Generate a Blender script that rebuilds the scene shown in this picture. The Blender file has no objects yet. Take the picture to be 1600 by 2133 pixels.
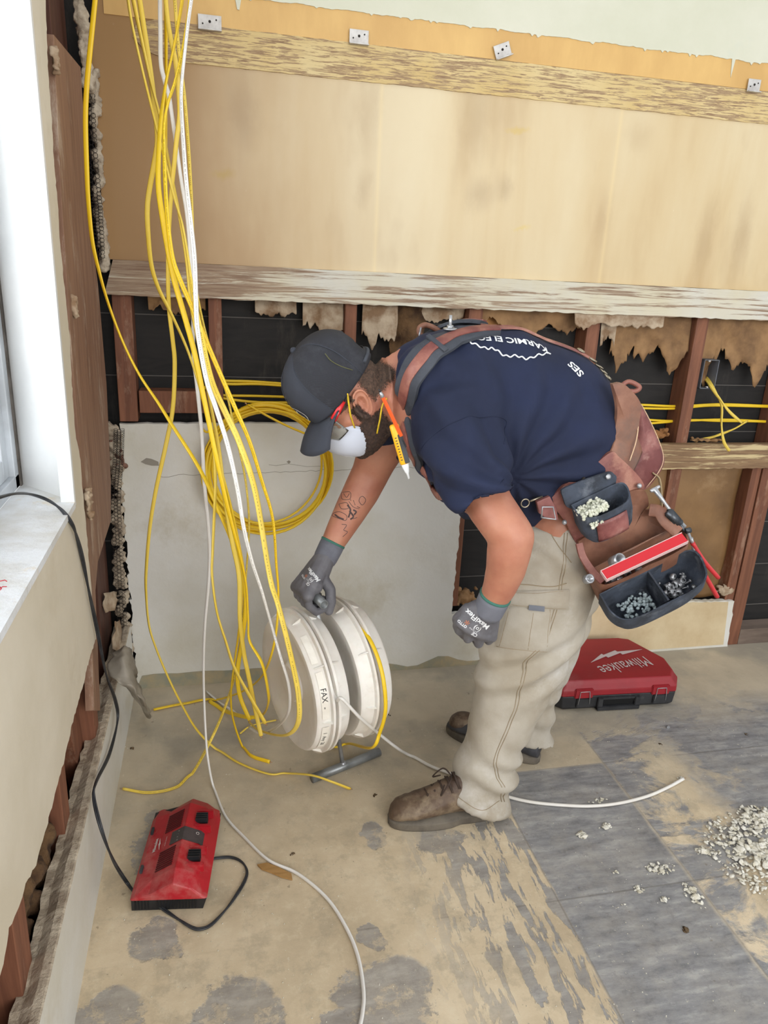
import bpy, bmesh, math, random
from math import sin, cos, pi, radians
from mathutils import Vector, Matrix, noise
from mathutils.bvhtree import BVHTree
from mathutils.geometry import tessellate_polygon
import numpy as np

S = bpy.context.scene
COL = S.collection
rnd = random.Random(7)

# ---------------------------------------------------------------- camera
YAW, PITCH, ROLL, FPX, CAMH = 0.230869, 0.322215, 0.0508365, 1533.3, 1.45
def cam_axes():
    cy, sy, cp, sp = cos(YAW), sin(YAW), cos(PITCH), sin(PITCH)
    f = Vector((sy*cp, cy*cp, -sp)); r = Vector((cy, -sy, 0)); u = r.cross(f)
    return cos(ROLL)*r+sin(ROLL)*u, -sin(ROLL)*r+cos(ROLL)*u, f
CR, CU, CF = cam_axes()
C0 = Vector((0, 0, CAMH))
cd = bpy.data.cameras.new('camera'); cam = bpy.data.objects.new('camera', cd); COL.objects.link(cam)
cam.matrix_world = Matrix.Translation(C0) @ Matrix((CR, CU, -CF)).transposed().to_4x4()
cd.sensor_fit = 'HORIZONTAL'; cd.sensor_width = 36; cd.lens = 36*FPX/1600
cd.clip_start = .02
S.camera = cam

# ---------------------------------------------------------------- light
S.view_settings.view_transform = 'Standard'; S.view_settings.look = 'None'
S.view_settings.gamma = 1; S.view_settings.use_curve_mapping = False
S.view_settings.exposure = 0.0
wd = bpy.data.worlds.new('daylight'); S.world = wd; wd.use_nodes = True
bg = wd.node_tree.nodes['Background']; bg.inputs[0].default_value = (.93, .96, 1, 1); bg.inputs[1].default_value = .92
def area(name, loc, target, sx, sy, power, col):
    l = bpy.data.lights.new(name, 'AREA'); l.shape = 'RECTANGLE'; l.size = sx; l.size_y = sy
    l.energy = power; l.color = col
    o = bpy.data.objects.new(name, l); COL.objects.link(o); o.location = loc
    o.rotation_euler = (Vector(target)-Vector(loc)).to_track_quat('-Z', 'Y').to_euler()
    return o
area('window_daylight_left', (-1.5, .55, 1.75), (0.3, 1.6, .6), 1.8, 1.5, 70, (.93, .97, 1))
area('window_daylight_behind', (1.3, -2.4, 1.9), (0.7, 2.2, .5), 3.2, 2.0, 105, (1, .98, .95))

# ---------------------------------------------------------------- photo pixel -> point in the room
def ray(x, y): return CR*((x-800)/FPX)+CU*((1066.5-y)/FPX)+CF
def W(x, y, Y): d = ray(x, y); return C0+d*(Y/d.y)
def F(x, y, z=0.): d = ray(x, y); return C0+d*((z-CAMH)/d.z)
def WX(x, y, X): d = ray(x, y); return C0+d*(X/d.x)

# ---------------------------------------------------------------- helpers
def lin(c):
    return tuple((v/255/12.92 if v/255 <= .04045 else ((v/255+.055)/1.055)**2.4) for v in c)
class NT:
    def __init__(s, m): s.n = m.node_tree.nodes; s.l = m.node_tree.links
    def new(s, t, **k):
        o = s.n.new(t)
        for a, b in k.items(): setattr(o, a, b)
        return o
    def link(s, a, b): s.l.new(a, b)
    def noise(s, scale, detail=4, rough=.55, vec=None, dist=0):
        o = s.new('ShaderNodeTexNoise'); o.inputs['Scale'].default_value = scale
        o.inputs['Detail'].default_value = detail; o.inputs['Roughness'].default_value = rough
        o.inputs['Distortion'].default_value = dist
        if vec: s.link(vec, o.inputs['Vector'])
        return o.outputs['Fac']
    def coords(s, scale=(1, 1, 1), rot=(0, 0, 0), kind='Object'):
        tc = s.new('ShaderNodeTexCoord'); mp = s.new('ShaderNodeMapping')
        mp.inputs['Scale'].default_value = scale; mp.inputs['Rotation'].default_value = rot
        s.link(tc.outputs[kind], mp.inputs['Vector']); return mp.outputs['Vector']
    def ramp(s, fac, stops):
        o = s.new('ShaderNodeValToRGB'); e = o.color_ramp.elements
        while len(e) < len(stops): e.new(.5)
        for i, (p, c) in enumerate(stops):
            e[i].position = p; e[i].color = (*c, 1) if len(c) == 3 else c
        s.link(fac, o.inputs['Fac']); return o.outputs['Color']
    def mix(s, fac, a, b, mode='MIX'):
        o = s.new('ShaderNodeMix', data_type='RGBA', blend_type=mode)
        for v, i in ((fac, 0), (a, 6), (b, 7)):
            if isinstance(v, (int, float)): o.inputs[i].default_value = v
            elif isinstance(v, tuple): o.inputs[i].default_value = (*v, 1) if len(v) == 3 else v
            else: s.link(v, o.inputs[i])
        return o.outputs[2]
    def math(s, op, a, b=0., c=None):
        o = s.new('ShaderNodeMath', operation=op)
        for i, v in enumerate((a, b) if c is None else (a, b, c)):
            if isinstance(v, (int, float)): o.inputs[i].default_value = v
            else: s.link(v, o.inputs[i])
        return o.outputs[0]
    def bump(s, h, strength=.3, dist=.002):
        o = s.new('ShaderNodeBump'); o.inputs['Strength'].default_value = strength
        o.inputs['Distance'].default_value = dist; s.link(h, o.inputs['Height'])
        return o.outputs[0]
MATS = {}
def mat(name, rgb, rough=.6, metal=0, var=.0, vscale=8, var2=None, bump=0, bscale=60, bdist=.002,
        spec=.5, scale=(1, 1, 1), sss=0, dust=None, coat=0, trans=0, alpha=1, stops=(.4, .62)):
    """plain procedural material: base colour, a second colour in noise patches, dust, bump"""
    if name in MATS: return MATS[name]
    m = bpy.data.materials.new(name); m.use_nodes = True; t = NT(m)
    b = m.node_tree.nodes['Principled BSDF']
    c = lin(rgb); vec = t.coords(scale)
    out = None
    if var2 is not None or var:
        c2 = lin(var2) if var2 else tuple(v*(1-var) for v in c)
        out = t.ramp(t.noise(vscale, 6, .6, vec), [(stops[0], c), (stops[1], c2)])
    if dust:
        f = t.ramp(t.noise(dust[1], 8, .7, vec), [(dust[2], (0, 0, 0)), (dust[3], (1, 1, 1))])
        out = t.mix(f, out if out else c, lin(dust[0]))
    if out is not None: t.link(out, b.inputs['Base Color'])
    else: b.inputs['Base Color'].default_value = (*c, 1)
    b.inputs['Roughness'].default_value = rough; b.inputs['Metallic'].default_value = metal
    b.inputs['Specular IOR Level'].default_value = spec
    b.inputs['Coat Weight'].default_value = coat
    if sss:
        b.inputs['Subsurface Weight'].default_value = sss
        b.inputs['Subsurface Radius'].default_value = (.012, .004, .002) ; b.inputs['Subsurface Scale'].default_value = 1
    if trans: b.inputs['Transmission Weight'].default_value = trans
    if alpha < 1: b.inputs['Alpha'].default_value = alpha
    if bump: t.link(t.bump(t.noise(bscale, 6, .6, vec), bump, bdist), b.inputs['Normal'])
    MATS[name] = m; return m

def newobj(name, me, m=None, parent=None, smooth=True):
    o = bpy.data.objects.new(name, me); COL.objects.link(o)
    if m:
        if not isinstance(m, (list, tuple)): m = [m]
        idx = np.zeros(len(me.polygons), dtype=np.int32); me.polygons.foreach_get('material_index', idx)
        me.materials.clear()
        for x in m: me.materials.append(x)
        me.polygons.foreach_set('material_index', np.minimum(idx, len(m)-1))
    if smooth:
        me.shade_smooth()
    if parent: o.parent = parent
    return o
def empty(name, loc=(0, 0, 0), parent=None):
    o = bpy.data.objects.new(name, None); COL.objects.link(o); o.location = loc; o.empty_display_size = .05
    if parent: o.parent = parent
    return o
def tag(o, label, cat, group=None, kind=None):
    o['label'] = label; o['category'] = cat
    if group: o['group'] = group
    if kind: o['kind'] = kind
    return o
def struct(o): o['kind'] = 'structure'; return o
def at(o, root):
    """parent a world-space mesh under an Empty that stands elsewhere"""
    o.parent = root; o.matrix_parent_inverse = Matrix.Translation(root.location).inverted() if root.type == 'EMPTY' else Matrix()
    return o

class MB:
    """collects shapes, builds one mesh"""
    def __init__(s): s.v = []; s.f = []; s.mi = []; s.k = 0
    def add(s, vs, fs, M=None):
        n = len(s.v)
        s.v += [tuple(M @ Vector(v)) if M else tuple(v) for v in vs]
        s.f += [tuple(i+n for i in f) for f in fs]; s.mi += [s.k]*len(fs); return s
    def mat(s, k): s.k = k; return s
    def box(s, lo, hi, M=None, bev=0):
        x0, y0, z0 = lo; x1, y1, z1 = hi
        if bev:
            bm = bmesh.new(); bmesh.ops.create_cube(bm, size=1)
            for v in bm.verts: v.co = Vector(((x0+x1)/2+v.co.x*(x1-x0), (y0+y1)/2+v.co.y*(y1-y0), (z0+z1)/2+v.co.z*(z1-z0)))
            bmesh.ops.bevel(bm, geom=bm.edges[:], offset=bev, segments=2, affect='EDGES')
            bm.verts.index_update()
            s.add([v.co[:] for v in bm.verts], [[v.index for v in f.verts] for f in bm.faces], M); bm.free(); return s
        vs = [(x, y, z) for z in (z0, z1) for y in (y0, y1) for x in (x0, x1)]
        return s.add(vs, [(0, 2, 3, 1), (4, 5, 7, 6), (0, 1, 5, 4), (2, 6, 7, 3), (0, 4, 6, 2), (1, 3, 7, 5)], M)
    def loft(s, rings, cap=True, M=None, closed=True):
        n = len(rings[0]); vs = [p for r in rings for p in r]; fs = []
        for i in range(len(rings)-1):
            for j in range(n if closed else n-1):
                a = i*n+j; b = i*n+(j+1) % n
                fs.append((a, b, b+n, a+n))
        if cap and closed:
            fs.append(tuple(range(n-1, -1, -1))); k = (len(rings)-1)*n; fs.append(tuple(range(k, k+n)))
        return s.add(vs, fs, M)
    def tube(s, pts, r, n=10, cap=True, flat=None, up=Vector((0, 0, 1)), twist=None):
        """r: radius or list; flat: second radius (oval cable)"""
        pts = [Vector(p) for p in pts]; rings = []; N = None
        for i, p in enumerate(pts):
            t = (pts[min(i+1, len(pts)-1)]-pts[max(i-1, 0)]).normalized()
            if N is None:
                N = t.cross(up)
                if N.length < 1e-3: N = t.cross(Vector((1, 0, 0)))
                N.normalize()
            N = (N-t*N.dot(t)).normalized(); B = t.cross(N)
            rr = r[i] if isinstance(r, (list, tuple)) else r; r2 = rr if flat is None else flat
            tw = twist(i/(len(pts)-1)) if twist else 0
            rings.append([p+N*(rr*cos(a)*cos(tw)-r2*sin(a)*sin(tw))+B*(r2*sin(a)*cos(tw)+rr*cos(a)*sin(tw)) for a in [2*pi*k/n for k in range(n)]])
        return s.loft(rings, cap)
    def lathe(s, prof, M=None, n=48, close=False):
        """prof: (a, r) along local x axis"""
        rings = [[(a, r*cos(2*pi*k/n), r*sin(2*pi*k/n)) for k in range(n)] for a, r in prof]
        return s.loft(rings, cap=not close, M=M)
    def sphere(s, c, r, M=None, sc=(1, 1, 1), n=16):
        c = Vector(c); rings = []
        for i in range(1, n//2):
            th = pi*i/(n//2)
            rings.append([c+Vector((r*sc[0]*sin(th)*cos(2*pi*k/n), r*sc[1]*sin(th)*sin(2*pi*k/n), r*sc[2]*cos(th))) for k in range(n)])
        return s.loft(rings, True, M)
    def poly(s, pts, thick, holes=()):
        """flat polygon (3D points in a plane) extruded by vector thick"""
        loops = [[Vector(p) for p in pts]]+[[Vector(p) for p in h] for h in holes]
        flat = [p for l in loops for p in l]; tri = tessellate_polygon(loops); n = len(flat); T = Vector(thick)
        fs = [tuple(t) for t in tri]+[tuple(i+n for i in reversed(t)) for t in tri]
        k = 0
        for l in loops:
            m = len(l)
            for i in range(m): fs.append((k+i, k+(i+1) % m, k+(i+1) % m+n, k+i+n))
            k += m
        return s.add(flat+[p+T for p in flat], fs)
    def capsule(s, a, b, ra, rb, n=12):
        a = Vector(a); b = Vector(b); d = b-a; L = d.length; d.normalize()
        rs = []
        for k in range(1, 5): th = pi/2*k/4; rs.append((-ra*cos(th), ra*sin(th)))
        for k in range(0, 4): th = pi/2*k/4; rs.append((L+rb*sin(th), rb*cos(th)))
        return s.tube([a+d*x for x, _ in rs], [y for _, y in rs], n)
    def mesh(s, name='m', fix=True):
        me = bpy.data.meshes.new(name); me.from_pydata(s.v, [], s.f)
        me.polygons.foreach_set('material_index', s.mi)
        if fix:
            bm = bmesh.new(); bm.from_mesh(me); bmesh.ops.recalc_face_normals(bm, faces=bm.faces); bm.to_mesh(me); bm.free()
        me.update(); return me
    def build(s, name, m, parent=None, smooth=True, bevel=0, fix=True):
        o = newobj(name, s.mesh(name, fix), m, parent, smooth)
        if bevel:
            b = o.modifiers.new('bevel', 'BEVEL'); b.width = bevel; b.segments = 2; b.limit_method = 'ANGLE'
        return o
def sharp(o, ang=35):
    try: o.data.set_sharp_from_angle(angle=radians(ang))
    except Exception: pass
    return o
def apply(o):
    dg = bpy.context.evaluated_depsgraph_get(); dg.update()
    me = bpy.data.meshes.new_from_object(o.evaluated_get(dg)); mats = list(o.data.materials)
    o.modifiers.clear(); o.data = me
    if not me.materials:
        for m in mats: me.materials.append(m)
    return o
def remesh(mb, name, m, voxel, smooth=2, parent=None):
    me = mb.mesh(name); o = newobj(name, me, m)
    r = o.modifiers.new('r', 'REMESH'); r.mode = 'VOXEL'; r.voxel_size = voxel
    if smooth: q = o.modifiers.new('s', 'SMOOTH'); q.iterations = smooth; q.factor = .6
    apply(o); o.data.materials.clear()
    for x in (m if isinstance(m, (list, tuple)) else [m]): o.data.materials.append(x)
    o.data.shade_smooth()
    if parent: o.parent = parent
    return o
def displace(o, fn):
    me = o.data; ns = [v.normal.copy() for v in me.vertices]
    for v, n in zip(me.vertices, ns): v.co = v.co+n*fn(v.co, n)
    me.update()
def bvh(o):
    bm = bmesh.new(); bm.from_mesh(o.data); t = BVHTree.FromBMesh(bm); bm.free(); return t
def catmull(pts, n=8):
    pts = [Vector(p) for p in pts]; P = [2*pts[0]-pts[1]]+pts+[2*pts[-1]-pts[-2]]; out = []
    for i in range(1, len(P)-2):
        a, b, c, d = P[i-1:i+3]
        for k in range(n):
            t = k/n; out.append(.5*((2*b)+(c-a)*t+(2*a-5*b+4*c-d)*t*t+(3*b-a-3*c+d)*t**3))
    out.append(P[-2]); return out
def ell(c, a, b, n=32, e=2.):
    """(super)ellipse ring with centre c, half-axis vectors a and b"""
    out = []
    for k in range(n):
        t = 2*pi*k/n; ca, sa = cos(t), sin(t)
        out.append(c+a*(abs(ca)**(2/e)*(1 if ca > 0 else -1))+b*(abs(sa)**(2/e)*(1 if sa > 0 else -1)))
    return out
def text_mesh(s, size, ext=0, sx=1, shear=0, spacing=1, offset=0):
    cu = bpy.data.curves.new('t', 'FONT'); cu.body = s; cu.size = size; cu.align_x = 'CENTER'; cu.align_y = 'CENTER'
    cu.extrude = ext; cu.shear = shear; cu.space_character = spacing; cu.resolution_u = 3; cu.offset = offset
    o = bpy.data.objects.new('t', cu); COL.objects.link(o)
    dg = bpy.context.evaluated_depsgraph_get(); dg.update()
    me = bpy.data.meshes.new_from_object(o.evaluated_get(dg)); bpy.data.objects.remove(o)
    if sx != 1:
        for v in me.vertices: v.co.x *= sx
    return me
def frame(o, x, y, z=None):
    """matrix with origin o, axes x, y (z)"""
    x = Vector(x).normalized(); y = Vector(y); y = (y-x*x.dot(y)).normalized(); z = x.cross(y)
    M = Matrix((x, y, z)).transposed().to_4x4(); M.translation = Vector(o); return M
def place_text(name, s, size, M, m, parent=None, **k):
    me = text_mesh(s, size, **k); me.transform(M); return newobj(name, me, m, parent, False)
def project_mesh(me, M, tree, direction, off=.0012, sub=True):
    """wrap a flat mesh onto a surface by casting its points along a direction"""
    if sub:
        bm = bmesh.new(); bm.from_mesh(me); bmesh.ops.triangulate(bm, faces=bm.faces)
        for _ in range(2):
            es = [e for e in bm.edges if e.calc_length() > .008]
            if es: bmesh.ops.subdivide_edges(bm, edges=es, cuts=1); bmesh.ops.triangulate(bm, faces=bm.faces)
        bm.to_mesh(me); bm.free()
    d = Vector(direction).normalized()
    for v in me.vertices:
        p = M @ v.co; h = tree.ray_cast(p-d*.25, d, .6)
        if h[0] is None: h = tree.find_nearest(p)
        v.co = h[0]+(h[1] if h[1].dot(d) < 0 else -h[1])*off
    me.update(); return me
# ================================================================ materials of the room
def painted_wood(name, paint, bare, patch, scale=(1.2, 9, 16), lo=.46, hi=.52, stain=None, leftbare=0):
    m = bpy.data.materials.new(name); m.use_nodes = True; t = NT(m); b = t.n['Principled BSDF']
    v = t.coords(scale); v2 = t.coords((1, 1, 1))
    n1 = t.noise(3.2, 9, .68, v, .6); n2 = t.noise(1.6, 3, .5, v2)
    s = t.math('ADD', t.math('MULTIPLY', n1, .75), t.math('MULTIPLY', n2, .25))
    if leftbare:
        sx = t.new('ShaderNodeSeparateXYZ'); tc = t.new('ShaderNodeTexCoord'); t.link(tc.outputs['Object'], sx.inputs[0])
        mr = t.new('ShaderNodeMapRange'); mr.inputs['From Min'].default_value = .35; mr.inputs['From Max'].default_value = -.2; t.link(sx.outputs['X'], mr.inputs['Value'])
        s = t.math('ADD', s, t.math('MULTIPLY', mr.outputs[0], leftbare))
    f = t.ramp(s, [(lo, (0, 0, 0)), (hi, (1, 1, 1))])
    wood = t.ramp(t.noise(7, 8, .7, v, .4), [(.3, lin(bare)), (.7, lin(patch))])
    pc = t.ramp(t.noise(2.5, 5, .6, v2), [(.35, lin(paint)), (.7, lin(stain or paint))])
    t.link(t.mix(f, pc, wood), b.inputs['Base Color']); b.inputs['Roughness'].default_value = .65
    t.link(t.bump(s, .8, .004), b.inputs['Normal']); return m
def rawwood(name, a, c, scale=(14, 14, 1), rough=.7, dust=None, k=3):
    m = bpy.data.materials.new(name); m.use_nodes = True; t = NT(m); b = t.n['Principled BSDF']
    v = t.coords(scale); n = t.noise(k, 8, .62, v, .8)
    col = t.ramp(n, [(.3, lin(a)), (.7, lin(c))])
    if dust:
        f = t.ramp(t.noise(9, 8, .75, t.coords((1, 1, .25))), [(.56, (0, 0, 0)), (.7, (1, 1, 1))])
        col = t.mix(t.math('MULTIPLY', f, .8), col, lin(dust))
    t.link(col, b.inputs['Base Color']); b.inputs['Roughness'].default_value = rough
    t.link(t.bump(n, .5, .002), b.inputs['Normal']); return m
M_red = rawwood('redwood_stud', (100, 60, 42), (142, 92, 66), dust=(176, 146, 122))
M_reddk = rawwood('dark_old_wood', (66, 38, 28), (98, 60, 44), dust=(120, 92, 76))
M_board = rawwood('weathered_board', (122, 88, 68), (154, 120, 96), dust=(200, 184, 164))
M_blackpaper = rawwood('black_building_paper', (20, 19, 19), (38, 35, 33), scale=(2, 2, 8), rough=.75, dust=(64, 58, 52))
M_plaster = mat('white_plaster', (222, 221, 215), .6, var2=(208, 204, 190), vscale=2.2, bump=.5, bscale=22, bdist=.003,
                dust=((186, 176, 150), 3.0, .56, .85))
M_plasterL = mat('cream_plaster', (220, 211, 192), .6, var2=(206, 196, 174), vscale=2, bump=.4, bscale=18, bdist=.003, dust=((190, 176, 150), 2.5, .58, .85))
M_raw = mat('broken_plaster', (200, 186, 164), .9, var2=(160, 144, 124), vscale=30, bump=1, bscale=90, bdist=.006)
M_sillpaint = mat('white_gloss_paint', (232, 233, 232), .4, var2=(222, 224, 224), vscale=4, bump=.15, bscale=30)
M_paper = mat('torn_insulation_paper', (158, 122, 82), .8, var2=(118, 88, 58), vscale=9, bump=.7, bscale=25, bdist=.006)
M_paper_l = mat('pale_torn_paper', (190, 172, 148), .85, var2=(140, 112, 84), vscale=16, bump=.8, bscale=40, bdist=.004)
M_fluff = mat('brown_insulation_wool', (112, 84, 54), .95, var2=(64, 44, 28), vscale=14, bump=1, bscale=50, bdist=.01)

def mat_upper():
    m = bpy.data.materials.new('old_tan_panel_paint'); m.use_nodes = True; t = NT(m); b = t.n['Principled BSDF']
    v = t.coords((1.6, 1, .35)); g = t.noise(1.7, 5, .55, v, .4)
    c = t.ramp(g, [(.3, lin((190, 160, 114))), (.47, lin((210, 188, 146))), (.66, lin((220, 204, 168)))])
    # brown tint growing stronger toward the left corner, seams between sheets
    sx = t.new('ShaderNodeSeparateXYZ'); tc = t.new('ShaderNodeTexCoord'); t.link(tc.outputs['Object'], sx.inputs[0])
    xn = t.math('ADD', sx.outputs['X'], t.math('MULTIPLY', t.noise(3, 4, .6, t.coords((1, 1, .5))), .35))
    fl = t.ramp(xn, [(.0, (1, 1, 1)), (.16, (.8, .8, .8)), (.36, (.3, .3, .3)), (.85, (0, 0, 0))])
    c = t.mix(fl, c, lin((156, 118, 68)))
    st = t.ramp(t.noise(2.8, 4, .6, t.coords((1.4, 1, .55))), [(.56, (0, 0, 0)), (.74, (1, 1, 1))])
    c = t.mix(t.math('MULTIPLY', st, .5), c, lin((172, 142, 102)))
    sp = t.ramp(t.noise(26, 6, .8, t.coords()), [(.68, (0, 0, 0)), (.74, (1, 1, 1))]); c = t.mix(t.math('MULTIPLY', sp, .35), c, lin((244, 232, 204)))
    zz = sx.outputs['Z']; wn = t.math('MULTIPLY', t.math('SUBTRACT', t.noise(9, 6, .7, t.coords((1, 1, .5))), .5), .09)
    for (px, py, rx, rz, am, col) in ((505, 235, .05, .10, .45, (150, 122, 84)), (990, 235, .06, .13, .40, (160, 130, 88)), (770, 240, .03, .12, .35, (166, 138, 98)), (1000, 405, .05, .05, .38, (158, 132, 98)),
                                  (1048, 395, .03, .04, .40, (158, 132, 98)), (760, 392, .025, .05, .35, (164, 138, 102)), (1470, 500, .03, .13, .45, (170, 142, 104)), (1545, 495, .035, .13, .45, (166, 138, 102)),
                                  (1260, 455, .025, .08, .35, (172, 142, 104)), (460, 368, .03, .012, .6, (176, 146, 66)), (1080, 270, .035, .009, .6, (206, 176, 92)), (1085, 478, .022, .008, .55, (214, 188, 108)), (420, 480, .05, .12, .35, (158, 126, 82)), (1330, 285, .05, .05, .3, (176, 148, 106))):
        q = W(px, py, 2.377)
        dx = t.math('DIVIDE', t.math('ADD', t.math('SUBTRACT', sx.outputs['X'], q.x), wn), rx); dz = t.math('DIVIDE', t.math('ADD', t.math('SUBTRACT', zz, q.z), wn), rz)
        rr = t.math('SQRT', t.math('ADD', t.math('MULTIPLY', dx, dx), t.math('MULTIPLY', dz, dz)))
        mr = t.new('ShaderNodeMapRange', interpolation_type='SMOOTHSTEP'); mr.inputs['From Min'].default_value = 1.5; mr.inputs['From Max'].default_value = 0; mr.inputs['To Max'].default_value = am; t.link(rr, mr.inputs['Value'])
        c = t.mix(mr.outputs[0], c, lin(col))
    for xs in (.488, 1.26):
        d = t.math('ABSOLUTE', t.math('SUBTRACT', sx.outputs['X'], xs))
        f = t.ramp(d, [(.0, (1, 1, 1)), (.010, (0, 0, 0))]); c = t.mix(t.math('MULTIPLY', f, .3), c, lin((236, 214, 160)))
    t.link(c, b.inputs['Base Color']); b.inputs['Roughness'].default_value = .42
    t.link(t.bump(t.noise(60, 5, .6, t.coords((1, 1, 3))), .12, .001), b.inputs['Normal']); return m
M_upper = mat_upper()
M_yellow = mat('yellow_old_paint', (206, 164, 98), .5, var2=(222, 182, 112), vscale=5, scale=(1, 1, .4), bump=.2, bscale=40)
M_cream = mat('pale_green_cream_paint', (206, 206, 184), .5, var2=(214, 213, 194), vscale=2.4, dust=((202, 206, 190), 5, .62, .8), bump=.2, bscale=30)
M_trim1 = painted_wood('peeling_white_rail', (208, 205, 194), (118, 88, 68), (176, 156, 130), scale=(.9, 9, 22), lo=.505, hi=.56, stain=(206, 194, 158), leftbare=.16)
M_trim2 = painted_wood('crackled_cream_board', (222, 202, 152), (122, 88, 64), (196, 170, 128), scale=(4.2, 9, 60), lo=.475, hi=.51, stain=(206, 174, 106), leftbare=.06)
M_trim3 = painted_wood('worn_cream_rail', (204, 184, 138), (108, 80, 56), (156, 126, 90), scale=(1, 8, 18), lo=.47, hi=.52)

def mat_floor():
    m = bpy.data.materials.new('adhesive_stained_tile_floor'); m.use_nodes = True; t = NT(m); b = t.n['Principled BSDF']
    tc = t.new('ShaderNodeTexCoord'); sx = t.new('ShaderNodeSeparateXYZ'); t.link(tc.outputs['Object'], sx.inputs[0])
    X, Y = sx.outputs['X'], sx.outputs['Y']
    v = t.coords()
    wob = t.math('MULTIPLY', t.math('SUBTRACT', t.noise(5, 8, .7, v), .5), .22)
    Xw = t.math('ADD', X, wob); Yw = t.math('ADD', Y, wob)
    # where the old adhesive has come off and the slate grey tile shows
    def step(val, edge, soft=.01): # 1 above edge
        o = t.new('ShaderNodeMapRange'); o.inputs['From Min'].default_value = edge-soft; o.inputs['From Max'].default_value = edge+soft
        t.link(val, o.inputs['Value']); return o.outputs[0]
    def inv(a): return t.math('SUBTRACT', 1, a)
    def mul(a, b_): return t.math('MULTIPLY', a, b_)
    def mx(a, b_): return t.math('MAXIMUM', a, b_)
    wx = t.math('ADD', X, t.math('MULTIPLY', wob, .12))
    tileA = mul(mul(step(wx, .785, .004), inv(step(wx, 1.16, .01))), inv(step(Y, 1.742, .005)))
    # second tile column: mottled
    mott = step(t.noise(3.2, 8, .68, t.coords((1, 1.3, 1)), .5), .50, .03)
    tileB = mul(mul(step(wx, 1.16, .006), mott), inv(step(Yw, 2.0, .08)))
    tileC = mul(step(Xw, 1.42, .05), mul(inv(step(Yw, 1.95, .1)), step(t.noise(2.1, 7, .65, v), .44, .03)))
    # scraped streaks left of the bare tile
    sv = t.coords((9, 2.2, 1), (0, 0, radians(-32)))
    streak = mul(mul(step(Xw, .52, .10), inv(step(X, .79, .004))), mul(inv(step(Y, 1.62, .05)), step(t.noise(2.6, 8, .65, sv, .3), .515, .012)))
    # round bare patches
    def blob(cx, cy, rx, ry, amp=1.):
        dx = t.math('DIVIDE', t.math('SUBTRACT', Xw, cx), rx); dy = t.math('DIVIDE', t.math('SUBTRACT', t.math('SUBTRACT', Y, mul(wob, .8)), cy), ry)
        r = t.math('SQRT', t.math('ADD', mul(dx, dx), mul(dy, dy))); return inv(step(r, 1, .05))
    bl = None
    for a in ((.33, 1.10, .10, .10), (.22, 1.03, .07, .05), (.0, 1.10, .11, .10), (-.24, 1.13, .07, .09), (.375, 1.56, .04, .05),
              (.30, 1.26, .03, .03), (-.19, 1.60, .04, .14), (.56, 1.50, .07, .05), (-.16, 1.32, .07, .05), (.02, .97, .16, .04), (.50, .93, .1, .05)):
        bl = blob(*a) if bl is None else mx(bl, blob(*a))
    bl = mul(bl, t.math('MINIMUM', 1., t.math('ADD', .35, step(t.noise(16, 8, .75, v), .46, .05))))
    grey = mx(mx(mx(tileA, tileB), tileC), mx(mul(streak, .85), mul(bl, .72)))
    # tan adhesive and dust, paler toward the camera where it is thick, greyer by the wall
    tan = t.ramp(t.noise(3, 9, .66, v), [(.3, lin((180, 162, 134))), (.5, lin((204, 186, 156))), (.68, lin((220, 203, 174)))])
    tan = t.mix(mul(step(t.noise(11, 9, .75, v), .55, .05), .42), tan, lin((158, 146, 124)))
    tan = t.mix(mul(step(t.noise(24, 9, .8, v), .57, .04), .35), tan, lin((214, 202, 174)))
    near = t.ramp(t.math('ADD', Y, wob), [(0, (0, 0, 0)), (.0, (0, 0, 0))])
    fy = step(Yw, 1.72, .22)
    tan = t.mix(mul(fy, .75), tan, t.ramp(t.noise(4, 8, .6, v), [(.3, lin((168, 157, 138))), (.7, lin((194, 183, 162)))]))
    gp = step(t.noise(2.3, 6, .6, t.coords((1, 1, 1))), .53, .06)
    tan = t.mix(mul(mul(gp, fy), .5), tan, lin((128, 126, 118)))
    slate = t.ramp(t.noise(5, 9, .7, t.coords((1.6, 6, 1), (0, 0, radians(10))), .15), [(.3, lin((100, 100, 103))), (.52, lin((140, 140, 141))), (.75, lin((184, 182, 178)))])
    scr = step(t.noise(18, 6, .8, t.coords((1, 5, 1), (0, 0, radians(-20)))), .66, .03)
    slate = t.mix(mul(scr, .55), slate, lin((190, 188, 182)))
    slate = t.mix(mul(step(t.noise(7, 9, .8, v), .52, .08), .4), slate, lin((166, 160, 150)))
    slate = t.mix(mul(step(t.noise(32, 9, .85, v), .56, .03), .35), slate, lin((98, 98, 100)))
    c = t.mix(grey, tan, slate)
    # tile joints
    for (val, p) in ((X, .785), (X, 1.16), (Y, 1.268), (Y, 1.742)):
        d = t.math('ABSOLUTE', t.math('SUBTRACT', val, p)); f = inv(step(d, .0022, .0012)); c = t.mix(mul(mul(f, .4), t.math('ADD', grey, .1)), c, lin((90, 84, 74)))
    sp = step(t.noise(70, 3, .6, v), .70, .02); c = t.mix(mul(sp, .5), c, lin((214, 206, 186)))
    sp2 = step(t.noise(46, 3, .6, v), .71, .02); c = t.mix(mul(sp2, .5), c, lin((110, 98, 80)))
    t.link(c, b.inputs['Base Color'])
    ro = t.mix(grey, (.75, .75, .75), (.42, .42, .42)); t.link(ro, b.inputs['Roughness'])
    h = t.math('ADD', mul(grey, -.6), mul(t.noise(55, 8, .7, v), .6)); t.link(t.bump(h, .6, .003), b.inputs['Normal'])
    return m

# ================================================================ the room
WL = -.305; WB = 2.377
struct(MB().box((-1.2, -1.4, -.06), (3.4, 2.6, 0)).build('floor', mat_floor(), smooth=False))

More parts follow.
